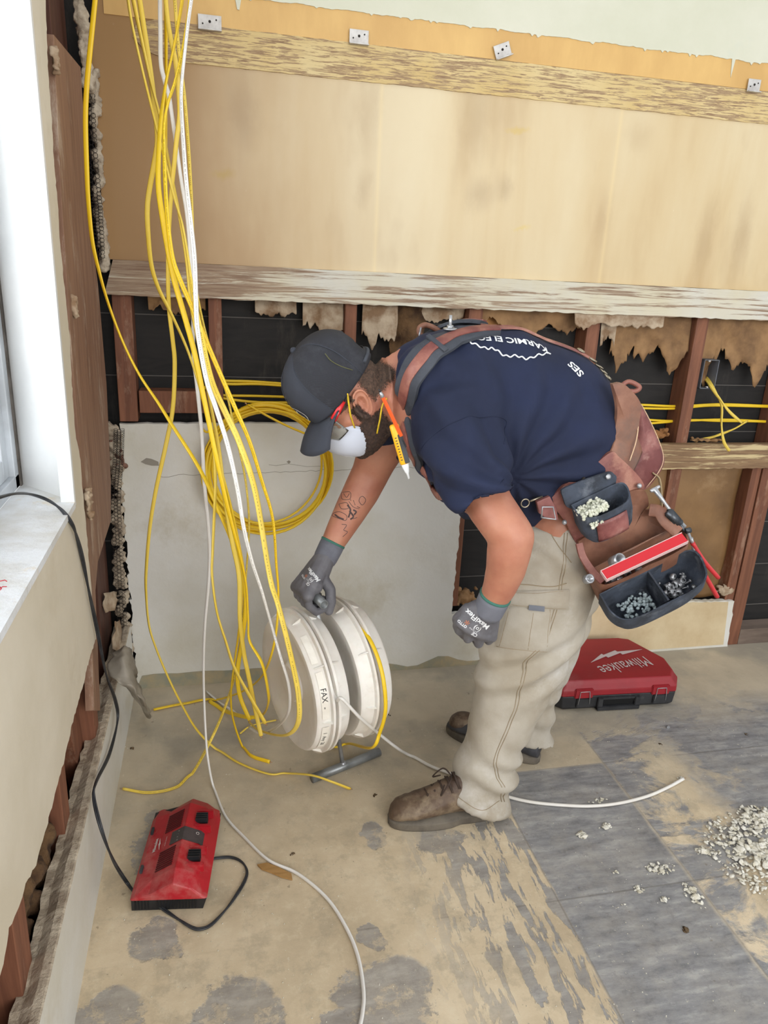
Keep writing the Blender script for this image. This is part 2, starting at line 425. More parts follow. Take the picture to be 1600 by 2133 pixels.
def jag(pts, amp=.006, step=.012, seed=1, closed=True):
    """make the outline of a flat shape ragged"""
    r = random.Random(seed); pts = [Vector(p) for p in pts]; out = []
    n = len(pts); rng = range(n) if closed else range(n-1)
    for i in rng:
        a, b = pts[i], pts[(i+1) % n]; k = max(1, int((b-a).length/step))
        for j in range(k):
            p = a.lerp(b, j/k)
            if j: p = p+Vector((r.uniform(-amp, amp), 0 if abs(a.y-b.y) < 1e-6 and abs(pts[0].y-pts[n//2].y) < 1e-6 else r.uniform(-amp, amp), r.uniform(-amp, amp)))
            out.append(p)
    return out
def plane_x(pts, X):
    for p in pts: p.x = X
    return pts
def plane_y(pts, Y):
    for p in pts: p.y = Y
    return pts

# --- left wall: window wall plaster with opening, ragged right edge
edge_px = [(95, 0), (100, 150), (108, 250), (112, 330), (120, 420), (126, 520), (135, 600), (145, 700), (150, 800), (157, 900), (168, 960),
           (172, 1020), (181, 1110), (187, 1190), (196, 1290), (200, 1330), (187, 1370), (170, 1440), (150, 1510), (135, 1580), (118, 1640),
           (108, 1680), (90, 1750), (75, 1800), (50, 1850), (40, 1890), (20, 1930), (10, 1990)]
ed = [WX(x, y, WL) for x, y in edge_px]
ed = [Vector((WL, 1.76, 2.7))]+ed+[Vector((WL, .7, .5)), Vector((WL, -.6, .5))]
r_ = random.Random(3); rag = []
for a, b in zip(ed, ed[1:]):
    k = max(1, int((b-a).length/.012))
    for j in range(k):
        p = a.lerp(b, j/k); rag.append(p+Vector((0, r_.uniform(-.004, .004), r_.uniform(-.004, .004))))
outer = rag+[Vector((WL, -.6, .5)), Vector((WL, -1.4, .5)), Vector((WL, -1.4, 2.7))]
WY1, WZ0, WZ1, WY0 = 1.603, .94, 2.45, -.9
hole = [Vector((WL, WY0, WZ0-.015)), Vector((WL, WY1+.004, WZ0-.015)), Vector((WL, WY1+.004, WZ1)), Vector((WL, WY0, WZ1))]
mb = MB().poly(outer, (-.022, 0, 0), [hole]); struct(mb.build('wall_left', M_plasterL, smooth=False))
# reveal (white painted) and sill
mb = MB(); D = .16
# angled reveal: inner corner sits deeper in the wall and further back
A = Vector((WL+.0015, WY1, 0)); B = Vector((WL-.135, 1.745, 0))
mb.poly([A+Vector((0, 0, WZ0-.01)), B+Vector((0, 0, WZ0-.01)), B+Vector((0, 0, WZ1)), A+Vector((0, 0, WZ1))], (0, .012, 0))
mb.box((WL-.026, WY1-.0015, WZ0-.01), (WL+.0012, WY1+.0035, WZ1))
struct(mb.build('trim_1', M_sillpaint, smooth=False))
M_sill = mat('dusty_window_sill', (226, 228, 230), .6, var2=(208, 206, 200), vscale=9, bump=.8, bscale=70, bdist=.004, dust=((216, 186, 128), 4, .56, .72))
struct(MB().box((WL-.135, WY0, WZ0-.02), (WL-.023, 1.75, WZ0)).box((WL-.023, WY0, WZ0-.014), (WL+.002, WY1+.003, WZ0)).build('trim_2', M_sill, smooth=False))
# window: aluminium frame, sash, glass
M_alu = mat('white_window_frame', (196, 202, 208), .4, var2=(170, 174, 178), vscale=6)
M_dark = mat('dirty_caulk_line', (98, 92, 86), .8, var2=(70, 64, 58), vscale=20)
win = struct(empty('window_1', (WL-.15, .5, WZ0)))
FX = WL-.135
mb = MB(); mb.box((FX-.05, 1.70, WZ0), (FX, 1.745, WZ1)); mb.box((FX-.05, WY0, WZ0), (FX, 1.745, WZ0+.03))
mb.box((FX-.035, 1.66, WZ0+.03), (FX-.012, 1.70, WZ1)); mb.box((FX-.035, WY0, WZ0+.03), (FX-.012, 1.66, WZ0+.075))
at(mb.build('window_frame', M_alu, bevel=.002, smooth=False), win)
at(MB().box((FX-.001, 1.728, WZ0), (FX+.004, 1.748, WZ1)).build('caulk_line', M_dark, smooth=False), win)
M_glass = mat('window_glass', (255, 255, 255), .02, trans=1)
at(MB().box((FX-.026, WY0, WZ0+.07), (FX-.022, 1.665, WZ1)).build('window_pane', M_glass, smooth=False), win)
at(MB().tube([Vector((FX-.012, 1.68, WZ0+.19)), Vector((FX-.0105, 1.68, WZ0+.19))], .004).build('weep_hole', mat('black_hole', (12, 12, 12), .8)), win)

# --- low plaster band along the floor on the left, with rough broken top
mb = MB(); N = 150; r_ = random.Random(11)
top_in = []
rings = []
for i in range(N+1):
    y = -1.2+(2.37+1.2)*i/N
    w = .052+.006*noise.noise(Vector((y*9, 0, 0)))+r_.uniform(-.003, .003)
    z = .262+.004*noise.noise(Vector((y*14, 5, 0))); zi = z-.012+.012*noise.noise(Vector((y*22, 9, 0)))
    rings.append([Vector((WL, y, 0)), Vector((WL, y, z-.003)), Vector((WL-.003, y, z)), Vector((WL-w*.33, y, z+.004*noise.noise(Vector((y*40, 1, 0))))),
                  Vector((WL-w*.7, y, zi+.006*noise.noise(Vector((y*50, 2, 0))))), Vector((WL-w, y, zi)), Vector((WL-w, y, 0))])
mb.loft(rings)
o = mb.build('baseboard_left', [M_plaster, M_raw], smooth=False)
for p in o.data.polygons:
    if p.normal.z > .3 or p.normal.x < -.4: p.material_index = 1
struct(o)
# --- what shows inside the opened left wall
struct(MB().box((WL-.14, -1.4, 0), (WL-.12, 2.5, .93)).box((WL-.14, 1.76, .93), (WL-.12, 2.5, 2.7)).build('wall_left', M_reddk, smooth=False))
def thing_box(name, lo, hi, m, label, cat, group=None, bevel=.002, rot=None):
    c = [(a+b)/2 for a, b in zip(lo, hi)]; mb = MB(); h = [(b-a)/2 for a, b in zip(lo, hi)]
    M = rot.to_4x4() if rot else None
    mb.box([-x for x in h], h, M); o = mb.build(name, m, bevel=bevel, smooth=False); o.location = c
    return tag(o, label, cat, group)
thing_box('wall_stud', (WL-.115, 1.735, 0), (WL-.024, 1.79, 2.7), M_red, 'reddish wooden stud edge between window plaster and weathered board in the corner', 'wall stud')
bp = [(112, 72), (168, 140), (178, 300), (190, 480), (205, 600), (222, 800), (231, 1000), (231, 1085), (204, 1170), (199, 1230), (203, 1330), (209, 1480), (196, 1480), (190, 1300), (180, 1100), (150, 740), (126, 380)]
bpts = [WX(x, y, WL-.008) for x, y in bp]
tag(MB().poly(bpts, (-.02, 0, 0)).build('corner_board', M_board, smooth=False, bevel=.001),
    'wide weathered brown board standing in the opened corner beside the window, ends cut diagonally', 'board')
for i, (y0, y1, lab) in enumerate(((1.40, 1.46, 'reddish short stud in the low slot of the left wall, above the wool clump'),
                                   (1.02, 1.09, 'brown stud in the low slot of the left wall nearest the camera'))):
    thing_box('wall_stud', (WL-.115, y0, 0), (WL-.04, y1, .92), M_red, lab, 'wall stud')
R = Matrix.Rotation(radians(20), 3, 'X')
thing_box('wall_brace', (WL-.09, 1.56, .05), (WL-.055, 1.64, .95), M_red, 'slanting reddish brace seen in the slot below the corner board', 'brace', rot=R)
thing_box('wall_stud', (WL-.105, 2.15, 0), (WL-.06, 2.36, 2.7), M_reddk, 'dark brown stud deep in the left corner behind the weathered board', 'wall stud')
# insulation wool clump in the slot
mb = MB()
for i in range(26):
    a = Vector((WL-.085+rnd.uniform(-.012, .012), 1.14+.26*rnd.random(), .22+.23*rnd.random())); mb.sphere(a, rnd.uniform(.02, .04))
o = remesh(mb, 'insulation_wool', M_fluff, .006, 1); displace(o, lambda p, n: .008*noise.noise(p*60)+.008*noise.noise(p*25))
tag(o, 'dark brown clump of insulation wool stuffed in the low slot of the left wall', 'insulation', kind='stuff')

# --- back wall
def wb(name, pts, thick, m, Y=WB, holes=()):
    return MB().poly([Vector((p[0], Y, p[1])) for p in pts], (0, thick, 0), holes).build(name, m, smooth=False)
def ragline(a, b, amp, step, seed):
    r = random.Random(seed); k = max(1, int(math.hypot(b[0]-a[0], b[1]-a[1])/step)); out = []
    for j in range(k):
        t = j/k; out.append((a[0]+(b[0]-a[0])*t+(r.uniform(-amp, amp) if j else 0), a[1]+(b[1]-a[1])*t+(r.uniform(-amp, amp) if j else 0)))
    return out
pts = [(-.30, 0)]+ragline((-.30, .0), (-.31, .70), .008, .015, 2)+ragline((-.31, .70), (-.30, .945), .004, .015, 3)
pts += ragline((-.30, .945), (.86, .953), .002, .02, 4)+ragline((.845, .953), (.84, .222), .003, .015, 5)+ragline((.84, .222), (1.30, .245), .002, .02, 6)
pts += ragline((1.30, .247), (2.06, .21), .003, .015, 7)+ragline((2.06, .21), (2.075, 0), .003, .015, 8)+[(2.075, 0)]
struct(wb('wall_back', pts, .022, M_plaster))
M_patch = mat('cream_patch', (214, 196, 160), .6, var2=(198, 176, 138), vscale=6, dust=((150, 124, 84), 9, .68, .8), bump=.3, bscale=40)
struct(wb('wall_back', [(1.20, .012), (1.20, .238)]+ragline((1.22, .240), (2.05, .208), .002, .02, 9)+[(2.05, .012)], .004, M_patch, WB-.003))
# stained skirting line of old adhesive where plaster meets the floor
M_skirt = mat('green_grey_stain', (148, 148, 130), .8, var2=(176, 160, 128), vscale=16, bump=.4, bscale=60)
zt = [(-.30, .0)]+[(-.30+.02+i*.04, max(.012, .05*(1 if i < 14 else .55)+.035*noise.noise(Vector((i*.31, 7, 0))))) for i in range(34)]+[(1.06, 0)]
struct(wb('baseboard_back', zt, .003, M_skirt, WB-.0028))
# cavity back: black paper, thin lath joints
mb = MB(); mb.box((-.45, 2.475, -.02), (3.4, 2.49, 2.9)); mb.mat(1)
for z in (.14, .33, .52, .71, .90, 1.08, 1.27):
    mb.box((-.4, 2.472, z), (3.4, 2.476, z+.003))
struct(mb.build('wall_back', [M_blackpaper, mat('pale_joint_line', (96, 92, 88), .8)], smooth=False))
# upper wall: panel, yellow strip, cream paint
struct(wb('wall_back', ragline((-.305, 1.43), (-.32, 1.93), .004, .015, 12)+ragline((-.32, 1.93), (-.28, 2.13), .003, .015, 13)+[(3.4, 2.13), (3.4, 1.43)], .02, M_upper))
struct(wb('wall_back', [(-.27, 2.046)]+[(-.27, 2.14), (3.4, 2.14), (3.4, 2.046)], .004, M_yellow, WB-.003))
drip = []
x = 3.4
r_ = random.Random(5)
while x > -.29:
    drip.append((x, 2.122+.005*noise.noise(Vector((x*14, 0, 0)))+.002*noise.noise(Vector((x*70, 0, 0)))-(r_.uniform(.003, .008) if r_.random() < .06 else 0))); x -= .006
for (xx, dz) in ((1.62, .05), (.08, .03)):
    drip = [(p[0], p[1]-dz if abs(p[0]-xx) < .004 else p[1]) for p in drip]
struct(wb('wall_back', [(-.33, 2.9), (3.4, 2.9)]+drip, .006, M_cream, WB-.006))
# boards and rails
t1 = ragline((-.315, 1.332), (3.4, 1.33), .002, .02, 21)+[(3.4, 1.33), (3.4, 1.428)]+ragline((3.4, 1.429), (-.315, 1.43), .0008, .03, 22)
struct(wb('trim_3', t1, .024, M_trim1, WB-.022))
t2 = ragline((-.10, 1.952), (3.4, 1.952), .0012, .02, 23)+ragline((3.4, 2.041), (.1, 2.046), .0012, .02, 24)+ragline((.1, 2.046), (-.16, 2.045), .001, .02, 26)+[(-.19, 2.03), (-.2, 2.0), (-.17, 1.97)]
struct(wb('trim_4', t2, .006, M_trim2, WB-.005))
t3 = ragline((.87, .783), (3.4, .783), .002, .02, 25)+[(3.4, .783), (3.4, .876), (.87, .878)]
struct(wb('trim_5', t3, .030, M_trim3, WB-.018))
struct(wb('trim_6', [(2.13, 0), (2.13, .07), (3.4, .07), (3.4, 0)], .08, mat('grey_brown_sill_plate', (128, 112, 100), .8, var2=(100, 86, 76), vscale=9, scale=(.3, 1, 2)), WB+.01))
# studs
sl = ['leftmost reddish stud of the back wall, beside the corner board', 'reddish stud behind the hanging yellow cables', 'reddish stud just above the back of the cap',
      'reddish stud with white plaster smear rising behind the shoulder strap', 'reddish stud right of the worker back, above the belt chain', 'reddish stud carrying the grey switch box', 'reddish stud at the right edge of the photo']
for i, (x0, x1, z0) in enumerate(((-.30, -.245, .95), (-.022, .018, .95), (.402, .44, .4), (.815, .863, .25), (1.245, 1.293, .25), (1.665, 1.713, .23), (2.07, 2.13, 0))):
    o = thing_box('wall_stud', (x0, 2.388, z0), (x1, 2.472, 1.35), M_red, sl[i], 'wall stud')
thing_box('wall_stud', (2.025, 2.392, .06), (2.066, 2.472, .80), M_red, 'narrow reddish stud doubled beside the right one, below the worn rail', 'wall stud')
thing_box('fire_block', (-.24, 2.40, .975), (-.024, 2.465, 1.045), M_red, 'short reddish block between studs above the lower left plaster', 'wood block')
M_ply = rawwood('orange_plywood', (168, 116, 60), (196, 142, 82), scale=(3, 3, 10))
tag(MB().poly([Vector((x, 2.452, z)) for x, z in ((.90, 1.31), (1.03, 1.31), (1.12, 1.16), (1.08, 1.05), (.92, 1.12))], (0, .01, 0)).build('plywood_offcut', M_ply, smooth=False),
    'orange plywood scrap in the stud bay behind the worker back', 'plywood')
# insulation paper batts and torn scraps hanging under the rail
def scrap(x0, x1, ztop, zlow, seed, m, Y=2.42, label='', group='torn paper under the white rail', rough=.02, name='torn_paper'):
    r = random.Random(seed); n = 70; k = 10; bott = []
    for i in range(n+1):
        u = i/n; L_ = (x1-x0)*14; z = zlow+(noise.noise(Vector((u*L_+seed*3, 0, 0)))+.6*noise.noise(Vector((u*L_*2.7+seed, 3, 0)))+.3*noise.noise(Vector((u*L_*7+seed, 5, 0))))*(ztop-zlow)*.75-.01*sin(u*pi)
        bott.append(min(z, ztop-.004))
    vs = []; fs = []
    for j in range(k+1):
        for i in range(n+1):
            u = i/n; t = j/k; x = x0+(x1-x0)*u; z = ztop+(bott[i]-ztop)*t
            y = Y-.012*t*math.sin(u*5+seed)+rough*(noise.noise(Vector((x*18, z*18, seed))))*min(1, t*2)
            vs.append((x, min(y, 2.462), z))
    for j in range(k):
        for i in range(n): a = j*(n+1)+i; fs.append((a, a+1, a+n+2, a+n+1))
    mb = MB(); mb.add(vs, fs); o = mb.build(name, m, fix=False)
    s = o.modifiers.new('s', 'SOLIDIFY'); s.thickness = .0025
    return tag(o, label, 'paper', group)
scrap(-.2, -.03, 1.335, 1.29, 1, M_paper, label='brown torn paper edge in the leftmost stud bay, under the white rail')
scrap(.12, .25, 1.335, 1.295, 2, M_paper_l, label='small tattered pale scraps under the rail left of the cap')
scrap(.27, .40, 1.335, 1.255, 3, M_paper_l, label='frayed paper scrap hanging against the stud above the cap')
o = scrap(.46, .575, 1.335, 1.235, 4, M_paper_l, Y=2.40, label='large pale torn paper flap hanging above the back of the neck')
scrap(.56, .68, 1.335, 1.20, 5, M_fluff, label='shaggy brown wool hanging under the rail above the neck')
scrap(.66, .81, 1.335, 1.30, 6, M_paper_l, label='short white torn paper fringe left of the shoulder strap stud')
scrap(.87, 1.24, 1.335, 1.275, 7, M_paper, label='brown paper strip under the rail above the worker back', rough=.008)
scrap(1.30, 1.36, 1.33, 1.22, 8, M_paper_l, label='narrow white paper tab right of the belt chain stud', Y=2.40, rough=.004)
scrap(1.36, 1.66, 1.335, 1.19, 9, M_paper, label='wide brown torn batt paper between the two right studs')
scrap(1.72, 2.06, 1.335, 1.17, 10, M_paper, label='brown torn batt paper above the grey switch box')
scrap(1.18, 1.52, 1.335, 1.30, 14, M_paper_l, Y=2.37, label='curled white paper ribbon stuck to the rail right of centre', rough=.004)
# tan paper-faced insulation below the worn rail
mb = MB(); n = 30; vs = []; fs = []
for j in range(n+1):
    for i in range(n+1):
        x = 1.44+.60*i/n; z = .22+.565*j/n; e = min(i, n-i)/n
        vs.append((x, 2.425+.014*noise.noise(Vector((x*5, z*4, 1)))-.02*math.sin(pi*i/n)+(.02 if e < .04 else 0)+.004*noise.noise(Vector((x*22, z*14, 4))), z))
for j in range(n):
    for i in range(n): a = j*(n+1)+i; fs.append((a, a+1, a+n+2, a+n+1))
mb.add(vs, fs); M_batt = mat('tan_batt_facing', (140, 106, 66), .55, var2=(112, 82, 48), vscale=3, bump=.4, bscale=14, bdist=.006, dust=((168, 138, 100), 5, .6, .8))
o = mb.build('insulation_batt', M_batt, fix=False); o.modifiers.new('s', 'SOLIDIFY').thickness = .004
tag(o, 'tan paper-faced insulation batt below the worn rail at the lower right', 'insulation')
def lump(name, centre, size, n, m, label, cat, seed, vox=.004, amp=.005, kind=None):
    r = random.Random(seed); mb = MB(); mb.sphere(Vector(centre), 1, sc=[s*.75 for s in size])
    for _ in range(n):
        mb.sphere(Vector(centre)+Vector([r.uniform(-1, 1)*s for s in size]), r.uniform(.25, .5)*min(size)+.003, n=8)
    o = remesh(mb, name, m, vox, 1); displace(o, lambda p, q: amp*noise.noise(p*90)+amp*noise.noise(p*45))
    return tag(o, label, cat, kind=kind)
lump('insulation_wool', (1.58, 2.42, .90), (.07, .02, .025), 14, mat('orange_brown_wool', (150, 104, 62), .95, bump=1, bscale=60, bdist=.008), 'orange brown wool tuft on the worn rail behind the belt', 'insulation', 4)
lump('insulation_wool', (.90, 2.42, .27), (.05, .02, .04), 12, M_paper, 'brown crumpled paper wad in the wall opening beside the lower glove', 'paper', 5)
lump('plaster_chunk', (2.03, 2.395, .25), (.05, .012, .03), 10, M_paper_l, 'pale torn fragments stuck on the stud corner at lower right', 'plaster', 6)
lump('torn_paper', (1.80, 2.40, .885), (.10, .02, .006), 14, M_paper, 'crumpled brown scraps lying on the worn rail under the yellow cables', 'paper', 16)
# ragged plaster, lath mesh in the left corner
M_mesh = mat('rusty_wire_mesh', (48, 42, 38), .7, metal=.3)
def rough_strip(path, w, seed, label, m=M_raw):
    mb = MB(); r = random.Random(seed)
    P = catmull(path, 10)
    for p in P:
        for k in range(3): mb.sphere(p+Vector((r.uniform(-w, w), r.uniform(-.008, .008), r.uniform(-.012, .012))), r.uniform(.006, .014), n=8)
    o = remesh(mb, 'broken_plaster_edge', m, .004, 1); displace(o, lambda p, n: .004*noise.noise(p*120)+.003*noise.noise(p*50))
    return tag(o, label, 'plaster')
def wire_mesh(path, w, seed, label, density=1.):
    mb = MB(); r = random.Random(seed); P = catmull(path, 8)
    L = sum((b-a).length for a, b in zip(P, P[1:])); rows = int(L/.011)
    def pt(t):
        i = t*(len(P)-1); k = min(int(i), len(P)-2); return P[k].lerp(P[k+1], i-k)
    cols = max(2, int(w/.010))
    for i in range(rows):
        for c in range(cols):
            p = pt((i+.5*(c % 2))/(rows+1)); q = []
            for h in range(6):
                a = pi/3*h+pi/6; q.append(p+Vector(((c-cols/2)*.0095+.0062*cos(a), -.006+r.uniform(-.004, .004), .0062*sin(a)+r.uniform(-.001, .001))))
            mb.tube(q+[q[0]], .0007, 4, cap=False)
    return tag(mb.build('wire_lath', M_mesh), label, 'wire mesh')
cor = lambda L, Y: [W(x, y, Y) for x, y in L]
rough_strip(cor([(234, 885), (240, 930), (243, 980), (244, 1050), (246, 1120), (252, 1200), (256, 1280), (262, 1350), (268, 1420)], 2.365), .016, 31, 'crumbling grey plaster edge down the lower left corner')
rough_strip(cor([(196, 160), (198, 220), (203, 330), (207, 430), (214, 500), (218, 560)], 2.365), .008, 32, 'crumbling plaster edge beside the tan panel in the upper corner')
rough_strip(cor([(160, -20), (170, 40), (176, 90), (182, 150), (184, 180)], 2.30), .008, 33, 'grey split lath strip at the top left corner', M_raw)
wire_mesh(cor([(190, 200), (194, 300), (203, 400), (208, 470), (212, 550)], 2.352), .03, 41, 'black hexagonal wire lath beside the tan panel edge')
wire_mesh(cor([(252, 895), (250, 960), (245, 1040), (250, 1150), (256, 1260), (262, 1360)], 2.345), .035, 42, 'black wire lath poking out of the plaster in the lower corner')
M_brick = mat('red_brown_brick_core', (140, 104, 88), .9, var2=(110, 76, 62), vscale=40, scale=(1, 1, 6), bump=.8, bscale=60, bdist=.004)
lump('broken_plaster_edge', W(246, 950, 2.36)[:], (.024, .008, .05), 16, M_brick, 'layered reddish broken plaster patch at the top of the lower corner', 'plaster', 8)
# torn papers & plastic film at the corner foot
def sheet(name, P, m, label, cat, th=.0012, crumple=.004):
    """P: grid of rows of points"""
    rows = [catmull(r, 6) for r in P]; cols = list(zip(*rows)); G = [catmull(c, 6) for c in cols]
    n = len(G[0]); vs = [p+Vector((noise.noise(p*40), noise.noise(p*40+Vector((9, 0, 0))), noise.noise(p*40+Vector((0, 9, 0)))))*crumple for c in G for p in c]; fs = []
    for i in range(len(G)-1):
        for j in range(n-1): a = i*n+j; fs.append((a, a+1, a+n+1, a+n))
    o = MB().add(vs, fs).build(name, m, fix=False); o.modifiers.new('s', 'SOLIDIFY').thickness = th
    return tag(o, label, cat)
M_film = mat('dusty_plastic_film', (168, 160, 146), .45, alpha=.72, var2=(146, 136, 120), vscale=10)
sheet('plastic_film', [[W(235, 1360, 2.0), W(262, 1345, 2.0), W(275, 1352, 2.05)], [W(228, 1400, 1.95), W(262, 1400, 1.93), W(290, 1420, 1.97)],
      [W(262, 1430, 1.92), W(285, 1450, 1.92), W(305, 1470, 1.95)], [F(300, 1480, .02), F(312, 1495, .01), F(316, 1490, .012)]], M_film,
      'dusty translucent plastic film draped over the baseboard corner', 'plastic film', crumple=.012)
sheet('torn_paper', [[W(214, 1240, 2.2), W(245, 1230, 2.3)], [W(218, 1275, 2.2), W(244, 1272, 2.25)]], M_paper_l, 'crumpled grey paper piece in the lower corner gap', 'paper', crumple=.01)
sheet('torn_paper', [[W(240, 1295, 2.2), W(252, 1290, 2.3)], [W(236, 1350, 2.15), W(256, 1370, 2.2)]], M_paper_l, 'twisted paper strip above the plastic film in the corner', 'paper', crumple=.008)
for (x, y, X, lab) in ((115, 124, WL-.003, 'pale plaster splinter on the corner board near the top'), (155, 640, WL-.004, 'small white plaster flake on the corner board behind the cables'), (186, 1050, WL+.004, 'white torn plaster lump at the edge beside the sill corner')):
    c = WX(x, y, X); lump('plaster_flake', c[:], (.005, .010, .024) if y < 900 else (.006, .016, .035), 44, M_paper_l, lab, 'plaster', int(x), .003, .002)
# angle clips on the top board
M_clip = mat('grey_white_metal_clip', (206, 204, 200), .45, metal=.25, var2=(180, 176, 172), vscale=30)
M_hole = mat('dark_hole', (40, 34, 30), .8)
cl = ['white metal angle clip at the upper left, between the cables and the seam', 'white metal angle clip at the sheet seam, second from left', 'tilted white metal angle clip, third from left', 'white metal angle clip at the right edge of the photo']
for i, ((x, y), rot, w) in enumerate((((437, 47), 0, .062), ((748, 77), 0, .055), ((1047, 105), -22, .05), ((1571, 178), 0, .045))):
    p = W(x, y, WB-.012); root = empty('angle_clip', p); root.rotation_euler = (0, radians(rot), 0)
    tag(root, cl[i], 'metal clip', 'metal clips along the top board')
    MB().box((-w/2, -.001, -.018), (w/2, .002, .018)).box((-w/2, -.012, -.020), (w/2, .002, -.017)).build('clip_plate', M_clip, root, smooth=False, bevel=.0006)
    for k, (dx, dz, r) in enumerate(((-.3, -.004, .002), (0, .002, .0035), (.28, .007, .002))):
        MB().tube([(dx*w, -.0025, dz), (dx*w, 0, dz)], r, 10).build('screw', M_hole, root)

# fine crack and chipped spots in the lower plaster
M_crk = mat('plaster_crack', (150, 144, 132), .9); mb = MB()
pt_c = []
for i in range(60):
    u = i/59; x = 330+(955-330)*u; pt_c.append(W(x, 992-22*u+5*noise.noise(Vector((u*19, 0, 0)))+3*noise.noise(Vector((u*60, 0, 0))), WB-.0004))
mb.tube(pt_c, .0007, 4)
mb.tube([W(x, y, WB-.0004) for x, y in ((560, 968), (575, 970), (600, 966), (640, 972), (690, 970))], .0006, 4)
mb.poly([W(x, y, WB-.001) for x, y in ((293, 962), (305, 954), (316, 956), (330, 962), (331, 970), (316, 970), (303, 967))], (0, .0008, 0))
mb.poly([W(x, y, WB-.001) for x, y in ((597, 962), (602, 959), (606, 962), (602, 966))], (0, .0008, 0))
struct(mb.build('wall_back', M_crk, smooth=False))
# ================================================================ cables
M_cy = mat('yellow_cable_jacket', (238, 202, 40), .42, var2=(232, 190, 26), vscale=2, spec=.5)
M_cp = mat('dusty_yellow_cable_jacket', (232, 204, 92), .5, var2=(226, 194, 70), vscale=5, spec=.4)
M_cw = mat('white_cable_jacket', (232, 230, 226), .45, var2=(222, 218, 210), vscale=3)
M_cop = mat('bare_wire_end', (190, 150, 110), .4, metal=.6)
M_ink = mat('black_cable_print', (30, 28, 24), .6)
def cable_pts(spec):
    """(px, py, depth) / (px, py, 'f') on the floor / (px, py) depth in between"""
    pts = [list(p) for p in spec]; D = [None]*len(pts)
    for i, p in enumerate(pts):
        if len(p) > 2: D[i] = F(p[0], p[1], .006).y if p[2] == 'f' else p[2]
    known = [i for i, d in enumerate(D) if d is not None]
    L = [0]
    for a, b in zip(pts, pts[1:]): L.append(L[-1]+math.hypot(b[0]-a[0], b[1]-a[1]))
    out = []
    for i, p in enumerate(pts):
        if D[i] is None:
            lo = max(k for k in known if k < i); hi = min(k for k in known if k > i)
            t = (L[i]-L[lo])/(L[hi]-L[lo]); t = t*t*(3-2*t); d = D[lo]+(D[hi]-D[lo])*t
        else: d = D[i]
        out.append(F(p[0], p[1], .006) if len(p) > 2 and p[2] == 'f' else W(p[0], p[1], d))
    return out
def cable(spec, m, label, ra=.0060, rb=.0030, group=None, tw=0, end=True, name='cable', printed=False, cat='cable'):
    Q = cable_pts(spec)
    if spec[0][1] < 0: d_ = (Q[0]-Q[1]).normalized(); Q = [Q[0]+d_*.42, Q[0]+d_*.28, Q[0]+d_*.14]+Q     # on up to the ceiling
    P = catmull(Q, 8)
    for q in P: q.z = max(q.z, .005)
    mb = MB(); mb.tube(P, ra, 10, flat=rb, up=Vector((0, 1, 0)), twist=lambda u: tw+1.1*math.sin(u*7+len(label)))
    if end:
        d = (P[-1]-P[-2]).normalized(); mb.mat(1)
        for k in (-1, 1): mb.tube([P[-1], P[-1]+d*.006+Vector((k*.002, 0, 0))], .0011, 6)
    if printed:
        mb.mat(2); r = random.Random(len(P))
        for i in range(6, len(P)-6):
            for k in range(3):
                if r.random() < .8:
                    a = P[i].lerp(P[i+1], k/3); b = P[i].lerp(P[i+1], k/3+.12+.1*r.random())
                    off = (C0-a).normalized()*(max(rb, .0035)+.0016); mb.tube([a+off, b+off], .00042, 4)
    o = mb.build(name, [m, M_cop, M_ink])
    return tag(o, label, cat, group)
Fl = 'f'
T = 1.98
cable([(203, -60, 1.96), (200, -20), (195, 30), (186, 120), (180, 190), (178, 260), (181, 360), (184, 420), (192, 500), (205, 560), (225, 630), (255, 710), (290, 780), (330, 840), (360, 888),
       (400, 950), (428, 1000), (452, 1055), (480, 1120), (500, 1180), (504, 1240, 1.85), (497, 1320), (487, 1390), (481, 1450), (486, 1500), (505, 1555, Fl), (525, 1575, Fl), (562, 1587, Fl)],
      M_cy, 'deep yellow cable hanging farthest left, close to the corner board', tw=1.3)
cable([(262, -30, T), (275, 50), (300, 160), (325, 260), (345, 340), (364, 415), (380, 470), (392, 540), (400, 600), (416, 680), (440, 790), (470, 860), (500, 925), (532, 1025), (562, 1200, 1.56), (580, 1262, 1.52),
       (605, 1362, 1.50), (622, 1450, 1.50), (620, 1508, 1.53), (592, 1532, 1.62), (542, 1522, 1.85), (520, 1505, 1.95)],
      M_cp, 'pale yellow printed cable that curves down across the face of the left reel', ra=.0068, tw=.6, printed=True)
cable([(286, -30, 2.02), (300, 60), (312, 140), (322, 220), (328, 290), (322, 335), (312, 390), (307, 430), (308, 480), (315, 550), (330, 600), (355, 650), (385, 715), (405, 770), (425, 840), (444, 930), (449, 1000),
       (446, 1080), (443, 1150), (442, 1200), (452, 1275), (470, 1335), (488, 1390), (520, 1450, 1.75), (553, 1507, 1.72)],
      M_cp, 'pale yellow cable with a blunt cut end hanging in front of the left reel', ra=.0062, rb=.0032, tw=.9)
cable([(384, -30, 1.9), (375, 30), (362, 100), (348, 160), (340, 210), (334, 260), (330, 330), (330, 390), (338, 450), (350, 520), (362, 580), (382, 650), (404, 730), (425, 830), (450, 950), (475, 1060), (498, 1150),
       (512, 1215), (517, 1290), (520, 1335, 1.68), (545, 1380, 1.66), (557, 1430, 1.68), (559, 1465, 1.75), (545, 1490, 2.0), (510, 1493, 2.05), (462, 1478, Fl), (436, 1460, Fl)],
      M_cy, 'bright yellow cable kinked above the left reel, its stripped end on the floor', ra=.0064, tw=1.2)
